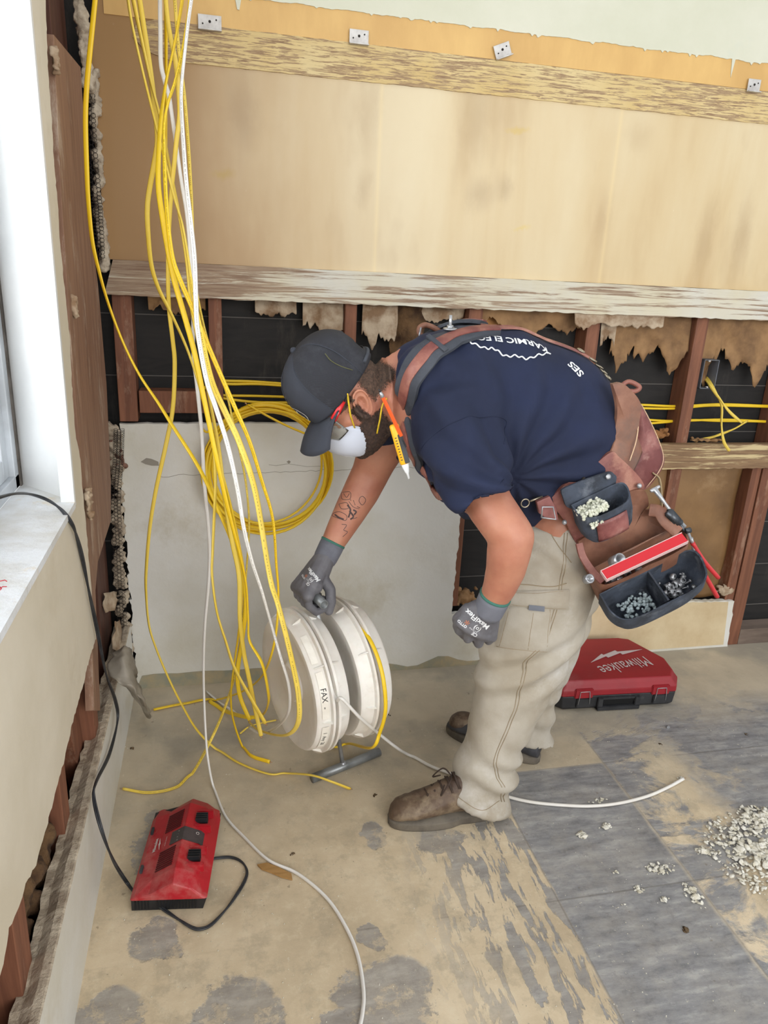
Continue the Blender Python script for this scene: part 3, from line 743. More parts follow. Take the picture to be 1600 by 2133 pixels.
cable([(400, -30, 1.86), (392, 40), (380, 110), (365, 170), (350, 215), (342, 260), (342, 330), (345, 400), (350, 470), (360, 540), (378, 590), (400, 640), (425, 700), (455, 770), (490, 850), (520, 920), (545, 1000),
       (568, 1080), (576, 1180), (580, 1240, 1.66), (575, 1320, 1.66), (560, 1380, 1.72), (540, 1415, 2.0), (505, 1440, 2.1), (450, 1458, Fl), (380, 1466, Fl), (320, 1478, Fl)],
      M_cy, 'bright yellow cable passing nearest the left reel and running back to the baseboard', ra=.0055, tw=1.4, printed=True)
cable([(342, -30, 1.92), (352, 60), (366, 130), (372, 190), (374, 240), (368, 290), (363, 340), (357, 400), (352, 480), (350, 560), (352, 640), (360, 710), (364, 760), (360, 850), (345, 930), (325, 1020), (312, 1100), (305, 1180),
       (304, 1230), (310, 1300), (325, 1350), (350, 1410), (380, 1470), (410, 1520), (450, 1560, Fl), (500, 1590, Fl), (560, 1612, Fl), (600, 1611, Fl), (650, 1615, 1.765), (690, 1628, 1.735), (729, 1643, Fl)],
      M_cp, 'pale yellow cable bowing far left then trailing across the floor over the steel foot', ra=.0056, rb=.003, tw=.5)
cable([(362, -30, 2.05), (372, 100), (384, 200), (392, 300), (398, 400), (402, 500), (404, 560), (412, 620), (430, 700), (450, 760), (472, 820), (490, 900), (508, 980), (516, 1040), (519, 1100), (514, 1180), (508, 1260), (500, 1340), (488, 1410),
       (470, 1470, 1.95), (440, 1540, 1.86), (400, 1612, Fl), (366, 1640, Fl), (310, 1651, Fl), (256, 1643, Fl)],
      M_cp, 'thin pale yellow cable whose end lies left on the floor above the charger', ra=.0042, rb=.0028, tw=.8, printed=True)
cable([(272, -30, 2.0), (290, 60), (312, 160), (335, 250), (352, 340), (372, 440), (388, 540), (398, 640), (418, 740), (438, 840), (455, 930), (466, 1020), (482, 1120), (498, 1200), (500, 1290), (508, 1360), (516, 1400), (530, 1470, 1.8), (544, 1533, 1.76)],
      M_cp, 'pale yellow cable ending in a straight cut end left of the reel base', ra=.0062, rb=.0032, tw=.8)
cable([(346, -30, 2.06), (346, 120), (346, 300), (347, 420), (352, 500), (370, 600), (394, 690), (412, 790), (440, 900), (472, 1020), (492, 1110), (506, 1190), (512, 1260), (505, 1330), (495, 1400), (500, 1450, 1.9), (520, 1500, 1.88)],
      M_cy, 'deep yellow cable in the thick of the bunch, hidden behind the white cable', ra=.0062, tw=1.0)
cable([(333, -30, 1.95), (334, 60), (335, 130), (342, 165), (352, 200), (358, 240), (368, 310), (378, 380), (388, 440), (394, 500), (398, 560), (402, 640), (403, 740), (410, 800), (420, 900), (425, 1000), (433, 1080),
       (437, 1150), (434, 1220), (427, 1300), (424, 1380), (425, 1450, 1.9), (428, 1520, 1.86), (433, 1580, 1.82), (445, 1640, Fl), (470, 1700, Fl), (510, 1745, Fl), (560, 1792, Fl), (620, 1820, Fl), (680, 1870, Fl),
       (720, 1930, Fl), (745, 1990, Fl), (757, 2060, Fl), (755, 2110, Fl), (742, 2170, Fl)],
      M_cw, 'long white cable hanging left and trailing past the charger to the bottom edge', ra=.0050, rb=.0034, tw=.4, printed=False)
cable([(403, -30, 1.84), (393, 40), (385, 110), (378, 180), (378, 230), (382, 300), (388, 380), (398, 470), (405, 540), (408, 620), (412, 690), (430, 790), (450, 850), (475, 930), (495, 1020), (508, 1100), (525, 1170),
       (545, 1230), (565, 1300, 1.55), (585, 1370, 1.53), (600, 1420, 1.53), (604, 1460, 1.55), (598, 1490, 1.6), (575, 1515, 1.72), (545, 1527, 1.86), (520, 1515, 1.95)],
      M_cw, 'white printed cable looping down across the left reel face', ra=.0052, rb=.0034, tw=1.1, printed=True)
# scattered ends on the floor behind
cable([(430, 1440, Fl), (460, 1465, Fl), (480, 1478, Fl), (500, 1492, Fl)], M_cw, 'short white cable end lying on the floor behind the bunch', ra=.005, rb=.003)
cable([(500, 1528, 'f'), (520, 1513, 'f'), (545, 1506, 'f'), (575, 1500, 'f')], M_cp, 'thin pale cable end on the floor at the foot of the left reel', ra=.003, rb=.002)
# horizontal runs through the studs
YH = 2.432
for pts, lab in (([(440, 790), (470, 793), (530, 795), (620, 802), (760, 815), (960, 830), (1180, 838), (1330, 843), (1410, 846), (1500, 842), (1590, 845), (1640, 846)], 'upper yellow cable run through the studs'),
                 ([(440, 796), (480, 800), (540, 800), (620, 806), (800, 822), (1000, 835), (1200, 845), (1330, 850), (1410, 851), (1480, 845), (1590, 847), (1640, 848)], 'yellow cable run just under the upper one, through the studs'),
                 ([(450, 822), (480, 824), (540, 825), (640, 829), (860, 842), (1100, 860), (1250, 870), (1340, 874), (1405, 877), (1500, 874), (1580, 877), (1640, 880)], 'pale third yellow cable run through the studs'),
                 ([(446, 826), (480, 832), (540, 838), (640, 840), (860, 852), (1100, 872), (1250, 880), (1340, 882), (1380, 880), (1440, 875), (1500, 877), (1580, 878), (1640, 882)], 'lowest yellow cable run through the studs')):
    cable([(x, y, YH) for x, y in pts], M_cy, lab+' behind the worker', ra=.0045, rb=.0042, end=False, group='horizontal cables in the stud bays')
M_box = mat('blue_grey_plastic_box', (104, 108, 116), .6, var2=(88, 92, 98), vscale=12, dust=((150, 146, 140), 12, .6, .8))
p0 = Vector((1.722, 2.40, 1.08)); bxw, bxh = .062, .105
root = tag(empty('switch_box', (p0.x+bxw/2, 2.43, p0.z)), 'blue-grey open switch box nailed to the stud at right', 'junction box')
mb = MB(); x0, x1, z0, z1, y0, y1 = p0.x, p0.x+bxw, p0.z, p0.z+bxh, 2.385, 2.462; t_ = .003
mb.box((x0, y0, z0), (x0+t_, y1, z1)).box((x1-t_, y0, z0), (x1, y1, z1)).box((x0, y0, z0), (x1, y1, z0+t_)).box((x0, y0, z1-t_), (x1, y1, z1)).box((x0, y1-t_, z0), (x1, y1, z1))
at(mb.build('box_shell', M_box, smooth=False, bevel=.0008), root)
at(MB().tube([(x0+.02, y0-.003, z1-.005), (x0+.02, y0+.01, z1-.005)], .003).build('mounting_screw', M_clip), root)
at(MB().tube([(x0+.03, y0-.003, z0+.006), (x0+.03, y0+.01, z0+.006)], .003).build('mounting_screw', M_clip), root)
cable([(1468, 788, 2.44), (1480, 805, 2.38), (1500, 832, 2.35), (1520, 858, 2.345), (1545, 880, 2.35)], M_cp, 'pale cable from the switch box ending at the right above the rail', ra=.0058, rb=.0035)
cable([(1472, 785, 2.44), (1488, 812, 2.37), (1503, 845, 2.35), (1503, 885, 2.34), (1508, 920, 2.335), (1519, 939, 2.33)], M_cp, 'pale cable from the switch box drooping over the worn rail', ra=.0058, rb=.0035)
cable([(1445, 918, 2.43), (1478, 912, 2.40), (1500, 905, 2.39), (1530, 893, 2.38), (1555, 878, 2.38)], M_cp, 'pale cable curving up from behind the worn rail to the right stud', ra=.005, rb=.0032)
# coil on the wall
mb = MB(); r = random.Random(9); cc = W(557, 975, 2.33)
P = []
turns = 8; ph0 = radians(115)
for i in range(turns*44+1):
    a = ph0-2*pi*i/44; k = i/44
    R_ = .193+.010*math.sin(k*2.1)+.007*math.sin(k*5.3+1)
    ox = .006*math.sin(k*1.7+.5)-.004*math.sin(k*4.1); oz = .008*math.cos(k*2.3)
    sx_ = 1.0+.02*math.sin(k*3)
    P.append(cc+Vector((ox+R_*sx_*cos(a), -.010-.028*abs(math.sin(k*1.9+.4))*(.5+.5*math.sin(a*2+k)), oz+R_*1.03*math.sin(a))))
mb.tube(P, .0062, 8, flat=.0036, up=Vector((0, 1, 0)), twist=lambda u: 1.2*math.sin(u*30))
E1 = [P[8]+Vector((0, -.02, 0)), P[4]+Vector((-.0, -.03, 0)), W(560, 868, 2.29), W(515, 842, 2.30)]
mb.tube(catmull([W(640, 905, 2.30), W(600, 888, 2.29), W(560, 868, 2.29), W(516, 843, 2.30)], 6), .0058, 8, flat=.0036)
mb.tube(catmull([P[-1], W(430, 900, 2.33), W(416, 850, 2.36), W(420, 815, 2.40), W(440, 800, 2.43)], 6), .0058, 8, flat=.0036)
mb.mat(1)
e = W(516, 843, 2.30)
for dx in (-.002, .002): mb.tube([e, e+Vector((-.009, 0, .006+dx))], .0012, 6)
tag(mb.build('cable_coil', [M_cy, M_cop]), 'coil of yellow cable hung against the white plaster beside the cap', 'cable coil')

# ================================================================ cable reels on their T stand
M_reel = mat('milky_white_plastic', (240, 237, 231), .38, var2=(222, 216, 207), vscale=5, spec=.5, sss=.08, dust=((186, 172, 152), 6, .6, .85))
M_reelrim = M_reel
M_label = mat('white_paper_label', (238, 234, 224), .6, var2=(226, 220, 208), vscale=20)
M_marker = mat('black_marker_ink', (28, 26, 26), .6)
M_steel = mat('galvanised_steel', (186, 188, 190), .35, metal=.55, var2=(150, 152, 156), vscale=14)
M_pipe = mat('grey_steel_conduit', (150, 154, 156), .38, metal=.45, var2=(112, 115, 116), vscale=9)
f0 = F(650, 1622, .0135); f1 = F(790, 1566, .0135)
ax = (f1-f0); ax.z = 0; ax.normalize()
foot = F(714, 1592, .02)
ax = Vector((cos(radians(19)), sin(radians(19)), 0)); fwd = Vector((ax.y, -ax.x, 0))     # toward the camera
hand = W(657, 1243, 1.775)
post_dir = (hand-foot).normalized()
nx = (ax-post_dir*ax.dot(post_dir)*.25).normalized()     # reel axis, square to the leaning post
stand = tag(empty('reel_stand', (foot.x, foot.y, 0)), 'steel T-shaped reel stand, foot bar on the floor, handle gripped by the gloved hand', 'stand')
at(MB().tube([f0, f1], .0135, 24).build('foot_bar', M_pipe), stand)
at(MB().tube([foot-post_dir*.006, hand-post_dir*.01], .0065, 16).sphere(foot+Vector((0, 0, .002)), .011).build('post', M_steel), stand)
hm = (fwd+Vector((0, 0, -.02))).normalized()
h0 = hand-hm*.085; h1 = hand+hm*.052
mb = MB(); n = 24
Mh = frame(h0, hm, (0, 0, 1)); Lh = (h1-h0).length
mb.lathe([(0, .0125), (Lh, .0125), (Lh, .0095), (Lh-.03, .0095), (Lh-.03, 0.0005)], Mh, 24)
at(mb.build('handle', M_pipe), stand)
axc = foot+post_dir*((hand-foot).length*.585)      # axle crosses the post here
at(MB().tube([axc-nx*.10, axc+nx*.10], .008, 16).build('axle', M_steel), stand)
RR, WW = .197, .094
HALF = [(0.004, .020), (0.004, .050), (.016, .060), (.013, .100), (.004, .150), (-.001, .170), (.000, .180), (.006, .185), (.024, RR-.010), (.034, RR-.006), (.036, RR+.005), (.0425, RR+.005), (.044, RR-.003), (.0455, .150)]
sg = 1 if nx.cross(post_dir).dot(fwd) > 0 else -1
def reel(off, flip, label, yellow):
    c = axc+nx*off; up = post_dir
    M = frame(c, nx, up)
    root = tag(empty('cable_reel', c), label, 'cable reel')
    R0, WID = RR, WW
    a = [(x-WID/2, r) for x, r in HALF]
    b = [(WID/2-x, r) for x, r in reversed(HALF)]
    for sgn in (-1, 1):
        mb = MB().lathe(a+[(-.0045, .140), (-.0045, .020)] if sgn < 0 else [(.0045, .020), (.0045, .140)]+b, M, 72)
        for k in range(8):
            an = sg*.84+2*pi*k/8; q = Matrix.Rotation(an, 4, 'X')
            x0, x1 = (sgn*(WID/2-.035), sgn*(WID/2-.012)); x0, x1 = min(x0, x1), max(x0, x1)
            hi_, lo_ = R0+.0035, R0-.010; za, zb = (lo_, hi_) if sgn < 0 else (hi_, lo_)
            mb.add([(x0, -.0014, .17), (x1, -.0014, .17), (x1, -.0014, zb), (x0, -.0014, za), (x0, .0014, .17), (x1, .0014, .17), (x1, .0014, zb), (x0, .0014, za)],
                   [(0, 1, 2, 3), (7, 6, 5, 4), (0, 4, 5, 1), (3, 2, 6, 7), (0, 3, 7, 4), (1, 5, 6, 2)], M @ q)
        o = at(mb.build('flange', M_reel), root); sharp(o, 40)
    # cable wound in the slot
    mb = MB()
    for k in range(5):
        rr = .150+.006*k; mb.lathe([(-.004+.0, rr-.003), (-.0045, rr+.002), (0, rr+.004), (.0045, rr+.002), (.004, rr-.003)], M, 48)
    at(mb.build('wound_cable', yellow), root)
    return root, M, R0, WID
r1, MR1, R0, WID = reel(-.074, False, 'white plastic cable reel on the left, with paper labels on its rim', M_cw)
r2, MR2, _, _ = reel(.0545, False, 'white plastic cable reel on the right, yellow cable coming off it', M_cy)
# labels wrapped on the left reel rim
def rim_label(M, root, ang0, ang1, xa, xb, words, wsize):
    mb = MB(); n = 14; vs = []; fs = []
    def rad(x):
        h = HALF[6:10]; u = x+WID/2
        for (p, r), (q, r2) in zip(h, h[1:]):
            if p <= u <= q: return r+(r2-r)*(u-p)/(q-p)
        return R0-.006
    for i in range(n+1):
        a = ang0+(ang1-ang0)*i/n
        for x in (xa, xb): vs.append((x, (rad(x)+.0022)*cos(a), (rad(x)+.0022)*sin(a)))
    for i in range(n): fs.append((2*i, 2*i+1, 2*i+3, 2*i+2))
    mb.add(vs, fs, M); o = at(mb.build('label', M_label, fix=False), root)
    if words:
        for w, frac in words:
            me = text_mesh(w, wsize, ext=0)
            am = ang0+(ang1-ang0)*frac; xm = (xa+xb)/2
            for v in me.vertices:
                th = am+v.co.x/R0*(1 if ang1 > ang0 else -1); x = xm+v.co.y; rr = rad(x)+.0034; v.co = M @ Vector((x, rr*cos(th), rr*sin(th)))
            t = at(newobj('handwriting', me, M_marker, None, False), root)
# angle measured from the post direction; camera side is toward +fwd

rim_label(MR1, r1, sg*.34, sg*.78, -.038, -.020, None, .01)
rim_label(MR1, r1, sg*.90, sg*1.56, -.036, -.018, [('FAX  -', .55)], .021)
rim_label(MR1, r1, sg*1.70, sg*2.2, -.036, -.018, [('1  Any  28', .5)], .014)
MR2b = MR2 @ Matrix.Rotation(pi, 4, 'Z') ; rim_label(MR2b, r2, -sg*1.0+pi*0, -sg*1.3, -.036, -.020, None, .013) if False else None
M_tagblue = mat('dark_blue_label', (44, 46, 84), .6, var2=(60, 62, 100), vscale=20)
at(MB().box((-WID/2+.009, -.045, -.026), (-WID/2+.0165, .010, .022), MR1 @ Matrix.Rotation(radians(20), 4, 'X')).build('blue_label', M_tagblue, smooth=False), r1)
at(place_text('label_symbol', '0', .03, MR1 @ Matrix.Translation((-WID/2+.0085, -.018, -.0)) @ Matrix.Rotation(radians(-90), 4, 'Y'), M_marker), r1)
# white cable pulled off the left reel, yellow loop off the right one
def rimpt(M, x, r, an): return M @ Vector((x, r*cos(an), r*sin(an)*sg))
w0 = rimpt(MR1, 0, .170, 1.0); w1 = rimpt(MR1, .001, .200, 1.30)
def path_cable(name, P, m, label, ra, rb=None, cat='cable', end=True, n=8):
    C_ = catmull(P, n)
    for q in C_: q.z = max(q.z, .005)
    mb = MB(); mb.tube(C_, ra, 10, flat=rb or ra)
    if end:
        mb.mat(1); d = (C_[-1]-C_[-2]).normalized()
        for k in (-1, 1): mb.tube([C_[-1], C_[-1]+d*.007+Vector((k*.002, 0, 0))], .0011, 6)
    return tag(mb.build(name, [m, M_cop]), label, cat)
path_cable('cable', [w0, w1, W(712, 1455, 1.555), W(752, 1497, 1.59), W(800, 1537, 1.72), W(830, 1560, 1.80), F(850, 1572, .008), F(900, 1597, .006), F(945, 1614, .006), F(1000, 1640, .006), F(1060, 1660, .006), F(1110, 1671, .006), F(1170, 1677, .006), F(1230, 1679, .006),
            F(1290, 1673, .006), F(1350, 1658, .006), F(1395, 1638, .006), F(1424, 1622, .008)], M_cw, 'white cable pulled from the left reel across the floor behind the front boot', .0048, .0040)
P = [rimpt(MR2, 0, .17, a) for a in (.1, .25)]+[rimpt(MR2, .002, .186, .45), rimpt(MR2, .004, .203, .7), rimpt(MR2, .006, .210, 1.0), rimpt(MR2, .006, .213, 1.3), rimpt(MR2, .006, .215, 1.65), rimpt(MR2, .0, .220, 2.0), rimpt(MR2, -.01, .235, 2.3)]
P += [F(728, 1549, .02), F(700, 1556, .008), F(668, 1547, .006), F(640, 1530, .006)]
path_cable('cable', P, M_cy, 'yellow cable sagging off the right reel down to the floor behind the stand', .0060, .0036, end=False)

# ================================================================ battery charger
M_cred = mat('dusty_red_plastic', (178, 24, 38), .42, var2=(158, 20, 32), vscale=6, dust=((186, 118, 112), 9, .50, .80), bump=.1, bscale=80)
M_redc = mat('clean_red_plastic', (182, 18, 32), .35, var2=(160, 14, 26), vscale=5)
M_blk = mat('black_plastic', (26, 27, 30), .45, var2=(36, 37, 40), vscale=12)
M_blkd = mat('dusty_black_plastic', (38, 40, 44), .6, var2=(66, 68, 72), vscale=10)
M_wprint = mat('pale_print', (214, 206, 204), .6)
M_decal = mat('dark_charger_label', (48, 46, 48), .45, var2=(74, 66, 68), vscale=14)
near = F(352, 1899); far = F(392, 1722)
dv = (far-near); dv.z = 0; LV = .298; dv.normalize(); du = Vector((dv.y, -dv.x, 0))
root = tag(empty('battery_charger', near), 'red and black two-bay battery charger on the floor at the lower left', 'battery charger')
MC = frame(near-du*.0, du, dv)
def sec(v, inset, lift=0, z0=.034):
    w = .178/2-inset
    P = [(-w, z0), (-w+.012, .046+lift*.3), (-w+.045, .058+lift), (.012, .092+lift), (.052, .075+lift), (w-.012, .046+lift*.3), (w, z0)]
    return [Vector((x, v, z)) for x, z in P]
mb = MB(); rings = [sec(0, .006, -.012), sec(.004, .0, -.010), sec(.040, .0, 0), sec(LV-.040, .0, 0), sec(LV-.006, .006, -.016), sec(LV, .014, -.024)]
# near end slopes: the shell leans back from its lower lip
mb.loft(rings, True, MC); o = at(mb.build('housing', M_cred, smooth=False, bevel=.003), root)
w = .178/2
mb = MB(); mb.loft([[Vector((x, v, z)) for x, z in ((-w+.003, 0), (-w+.003, .036), (.012, .066), (w-.022, .036), (w-.003, .030), (w-.012, 0))] for v in (.006, LV-.010)], True, MC)
mb.mat(1)
for k in range(20):
    x = -.078+k*.0072
    if k == 5 or k == 6: continue
    h = .032+max(0, .028*(1-abs(x-.012)/.09)); mb.box((x, .0035, .005), (x+.0030, .007, h-.004), MC)
at(mb.build('vented_base', [M_blk, mat('grille_black', (8, 8, 9), .8)], smooth=False, bevel=.0006), root)
def top_z(x):
    w = .089
    pts_ = [(-w, .028), (-w+.012, .046), (-w+.045, .058), (.012, .092), (.052, .075), (w-.012, .046), (w, .028)]
    for (a, za), (b, zb) in zip(pts_, pts_[1:]):
        if a <= x <= b: return za+(zb-za)*(x-a)/(b-a)
    return .028
M_slot = mat('deep_red_slot', (74, 6, 12), .7)
M_dustred = mat('faded_red_panel', (160, 50, 54), .55, var2=(176, 92, 90), vscale=9)
for v0 in (.056, .182):
    mb = MB()
    for k in range(9):
        v = v0+k*.0072; x0, x1 = -.040, .006
        mb.box((x0, v, 0), (x1, v+.0036, .0012), MC @ Matrix.Translation((0, 0, top_z(-.04)+.0004)) @ Matrix.Translation((-.04, 0, 0)) @ Matrix.Rotation(-math.atan2(top_z(.008)-top_z(-.04), .048), 4, 'Y') @ Matrix.Translation((.04, 0, 0)))
    at(mb.build('vent_slots', M_slot, smooth=False), root)
    # battery dock rails and terminal block
    for s in (-.002, .050): at(MB().box((.030, v0+s, top_z(.06)-.006), (.074, v0+s+.010, top_z(.04)+.004), MC, bev=.002).build('dock_rail', M_cred, smooth=False), root)
    mb = MB(); mb.box((.036, v0+.014, .055), (.060, v0+.044, .0855), MC, bev=.001)
    for k in range(4): mb.box((.033, v0+.017+k*.007, .060), (.062, v0+.0195+k*.007, .090), MC)
    at(mb.build('terminal_block', M_blk, smooth=False), root)
    at(MB().box((-.080, v0+.012, .046), (-.073, v0+.034, .0535), MC, bev=.001).build('side_button', M_blkd, smooth=False), root)
# centre label, following ridge
mb = MB(); vs = []; fs = []; xs = [-.020, -.006, .012, .034, .052, .060]
for x in xs:
    for v in (.128, .172): vs.append((x, v, top_z(x)+.0012))
for i in range(len(xs)-1): fs.append((2*i, 2*i+1, 2*i+3, 2*i+2))
mb.add(vs, fs, MC); at(mb.build('control_label', M_decal, smooth=False, fix=False), root)
slope = math.atan2(top_z(.008)-top_z(-.04), .048)
def on_slope(x, v, rot): return MC @ Matrix.Translation((x, v, top_z(x)+.0016)) @ Matrix.Rotation(-slope if x < .012 else math.atan2(.092-.075, .04), 4, 'Y') @ Matrix.Rotation(rot, 4, 'Z')
at(place_text('logo_lettering', 'Milwaukee', .013, on_slope(-.058, .150, pi/2), M_wprint, sx=.8, offset=.0003), root)
at(MB().poly([(x, y, .0004) for x, y in ((-.022, -.004), (-.002, -.0018), (-.003, -.0042), (.022, .003), (.001, .001), (.002, .003))], (0, 0, .0003)).build('lightning_mark', M_wprint, smooth=False), root).data.transform(on_slope(-.048, .150, pi/2))
at(place_text('model_lettering', '==== =====', .006, on_slope(-.032, .150, pi/2), M_wprint), root)
for k, s_ in enumerate(('o', '=', '-', 'x')): at(place_text('label_symbol', s_, .007, on_slope(-.002, .134+k*.010, pi/2), M_wprint), root)
at(place_text('label_symbol', 'O', .012, on_slope(.045, .160, pi/2), M_wprint), root)
# cord: from the sill down to the charger, and round its right side
M_cord = mat('black_rubber_cord', (34, 36, 40), .45, var2=(52, 54, 58), vscale=20)
sillp = [WX(-40, 1040, WL-.13), WX(0, 1036, WL-.11), WX(40, 1028, WL-.075)]
P = [F(-90, 1085, 1.03), F(-40, 1052, 1.03), F(0, 1036, 1.028), F(35, 1028, 1.015), F(66, 1030, .985), F(100, 1042, .962), F(128, 1062, .950), WX(149, 1090, WL+.006), WX(160, 1118, WL+.006), WX(172, 1165, WL+.006), WX(185, 1230, WL+.007), WX(202, 1310, WL+.010), WX(220, 1400, WL+.012), WX(240, 1458, WL+.014), WX(245, 1500, WL+.014), WX(228, 1570, WL+.010), WX(200, 1630, WL+.008),
     WX(196, 1665, WL+.010), WX(212, 1730, WL+.03), W(235, 1790, 1.44), F(262, 1835, .02), F(285, 1862, .012), F(310, 1862, .012)]
mb = MB(); C_ = catmull(P, 8)
for s in (-1, 1): mb.tube([p+Vector((0, 0, 0))+s*.0022*Vector((cos(i*.18), sin(i*.18)*.5, 0)) for i, p in enumerate(C_)], .0026, 8)
at(mb.build('power_cord', M_cord), root)
P = [F(330, 1886, .008), F(348, 1899, .005), F(372, 1915, .005), F(400, 1932, .005), F(418, 1935, .005), F(440, 1926, .005), F(470, 1895, .005), F(494, 1862, .005), F(511, 1832, .005), F(514, 1812, .005), F(503, 1795, .005), F(482, 1786, .005), F(455, 1787, .008), F(430, 1792, .012)]
mb = MB(); C_ = catmull(P, 8)
for s in (-1, 1): mb.tube([p+s*.0021*Vector((cos(i*.15), sin(i*.15), 0)) for i, p in enumerate(C_)], .0025, 8)
at(mb.build('power_cord', M_cord), root)

# ================================================================ tool case
M_case = mat('dusty_red_case', (152, 28, 38), .5, var2=(134, 24, 34), vscale=4, dust=((160, 84, 84), 4, .55, .85), bump=.15, bscale=50)
M_caseb = mat('scuffed_black_case', (34, 35, 38), .55, var2=(52, 53, 56), vscale=9, dust=((100, 98, 94), 16, .62, .8))
FL = F(1143, 1484); FR = F(1412, 1469)
cu_ = (FR-FL); cu_.z = 0; CWd = cu_.length+.015; cu_.normalize(); cv_ = Vector((-cu_.y, cu_.x, 0))
root = tag(empty('tool_case', (FL+FR)/2), 'red and black hard tool case lying flat by the wall behind the worker', 'tool case')
MK = frame(FL, cu_, cv_)
def outline(z, ins):
    P = [(.045, 0), (CWd-.035, 0), (CWd, .055), (CWd+.012, .14), (CWd-.06, .31), (CWd-.10, .325), (.25, .325), (.21, .31), (.015, .12), (0, .05)]
    c = Vector((CWd/2, .16)); return [Vector((c.x+(x-c.x)*(1-ins), c.y+(y-c.y)*(1-ins*1.3), z)) for x, y in P]
at(MB().loft([outline(.0, .06), outline(.012, .015), outline(.058, 0)], True, MK).build('case_base', M_caseb, smooth=False, bevel=.003), root)
at(MB().loft([outline(.058, -.004), outline(.082, -.002), outline(.098, .05), outline(.112, .085)], True, MK).build('case_lid', M_case, smooth=False, bevel=.004), root)
for x0 in (.095, .385):
    lid = at(MB().box((x0-.008, -.006, .052), (x0+.060, .012, .088), MK, bev=.003).build('latch', M_case, smooth=False), root)
    q = [(x0+.006, -.008, .030), (x0+.008, -.010, .060), (x0+.010, -.008, .080), (x0+.044, -.008, .080), (x0+.046, -.010, .060), (x0+.048, -.008, .030)]
    at(MB().tube([MK @ Vector(p) for p in q], .0014, 8).build('wire_bail', M_steel), root)
    at(MB().box((x0+.002, -.007, .016), (x0+.054, .004, .052), MK, bev=.002).build('latch_block', M_caseb, smooth=False), root)
mb = MB()
mb.box((.175, -.010, .002), (.195, .006, .050), MK, bev=.002).box((.315, -.010, .002), (.335, .006, .050), MK, bev=.002).box((.175, -.012, .002), (.335, .004, .018), MK, bev=.002).box((.175, -.006, .042), (.335, .006, .052), MK, bev=.002)
at(mb.build('carry_handle', M_caseb, smooth=False), root)
at(MB().box((.200, -.0015, .020), (.312, .004, .040), MK).build('handle_opening', mat('deep_black', (5, 5, 6), .9), smooth=False), root)
M_logo = mat('greyish_white_print', (200, 186, 184), .6)
# the lettering reads from the far side, so it stands upside down here
tcn = MK.inverted() @ F(1303, 1385, .1135)
ML = MK @ Matrix.Translation((tcn.x, tcn.y, .1133)) @ Matrix.Rotation(radians(195), 4, 'Z')
me = text_mesh('Milwaukee', .092, sx=.56, shear=.2, spacing=1.02); me.transform(ML); at(newobj('logo_lettering', me, M_logo, None, False), root)
bcn = MK.inverted() @ F(1284, 1364, .1135)
bolt = [(.155, -.060), (.03, -.048), (.032, -.060), (-.06, -.036), (-.06, -.046), (-.16, -.018), (-.046, -.028), (-.045, -.018), (.045, -.040), (.045, -.030)]
bolt = [(-.165, -.018), (-.058, -.048), (-.056, -.036), (.030, -.058), (.032, -.044), (.160, -.062), (.024, -.070), (.020, -.082), (-.062, -.060), (-.066, -.070)]
at(MB().poly([Vector((x, -y, 0)) for x, y in bolt], (0, 0, .0006)).build('lightning_mark', M_logo, smooth=False), root).data.transform(MK @ Matrix.Translation((bcn.x, bcn.y, .1133)) @ Matrix.Rotation(radians(9), 4, 'Z') @ Matrix.Translation((0, -.043, 0)) @ Matrix.Diagonal((.78, .9, 1, 1)))
at(place_text('badge_lettering', 'BRUSHLESS', .014, MK @ Matrix.Translation((.20, .275, .1135)) @ Matrix.Rotation(pi, 4, 'Z'), M_logo), root)

# ================================================================ floor litter
M_crumb = mat('white_plaster_crumbs', (232, 229, 218), .9, var2=(200, 193, 172), vscale=60, bump=.8, bscale=140, bdist=.004)
def crumbs(name, centre, rad, n, size, label, seed, m=M_crumb, kind=None, cat='plaster debris', group=None, flat=.5):
    r = random.Random(seed); mb = MB()
    for _ in range(n):
        a = r.uniform(0, 2*pi); d = r.random()**.6; s = size*r.uniform(.35, 1.15)*(1.15-d*.6)
        p = Vector((centre[0]+rad[0]*d*cos(a), centre[1]+rad[1]*d*sin(a), 0)); N_ = 9
        bm = bmesh.new(); bmesh.ops.create_icosphere(bm, subdivisions=2, radius=1)
        e = Vector((r.uniform(.5, 1.5), r.uniform(.5, 1.5), r.uniform(.25, 1)*flat)); off = Vector((r.random()*50, r.random()*50, 0))
        R_ = Matrix.Rotation(r.uniform(0, 6), 4, 'Z') @ Matrix.Rotation(r.uniform(-.7, .7), 4, 'X')
        vs = []
        for v in bm.verts:
            c = v.co*(1+.75*noise.noise(v.co*2.2+off)+.35*noise.noise(v.co*5+off)); vs.append(R_ @ Vector((c.x*e.x*s, c.y*e.y*s, c.z*e.z*s)))
        lo = min(v.z for v in vs); lift = r.random()*size*.4 if n > 30 else 0
        mb.add([p+v-Vector((0, 0, lo+s*.05-lift)) for v in vs], [[v.index for v in f.verts] for f in bm.faces]); bm.free()
    o = mb.build(name, m, fix=False); return tag(o, label, cat, group, kind)
c = F(1575, 1790); crumbs('plaster_crumbs', (c.x+.03, c.y), (.15, .17), 620, .0085, 'large heap of white plaster crumbs on the grey tile at the right edge', 1, kind='stuff')
c = F(1585, 1705); crumbs('plaster_crumbs', (c.x, c.y), (.08, .05), 150, .009, 'white crumbs in the upper end of the heap at the right edge', 2, kind='stuff')
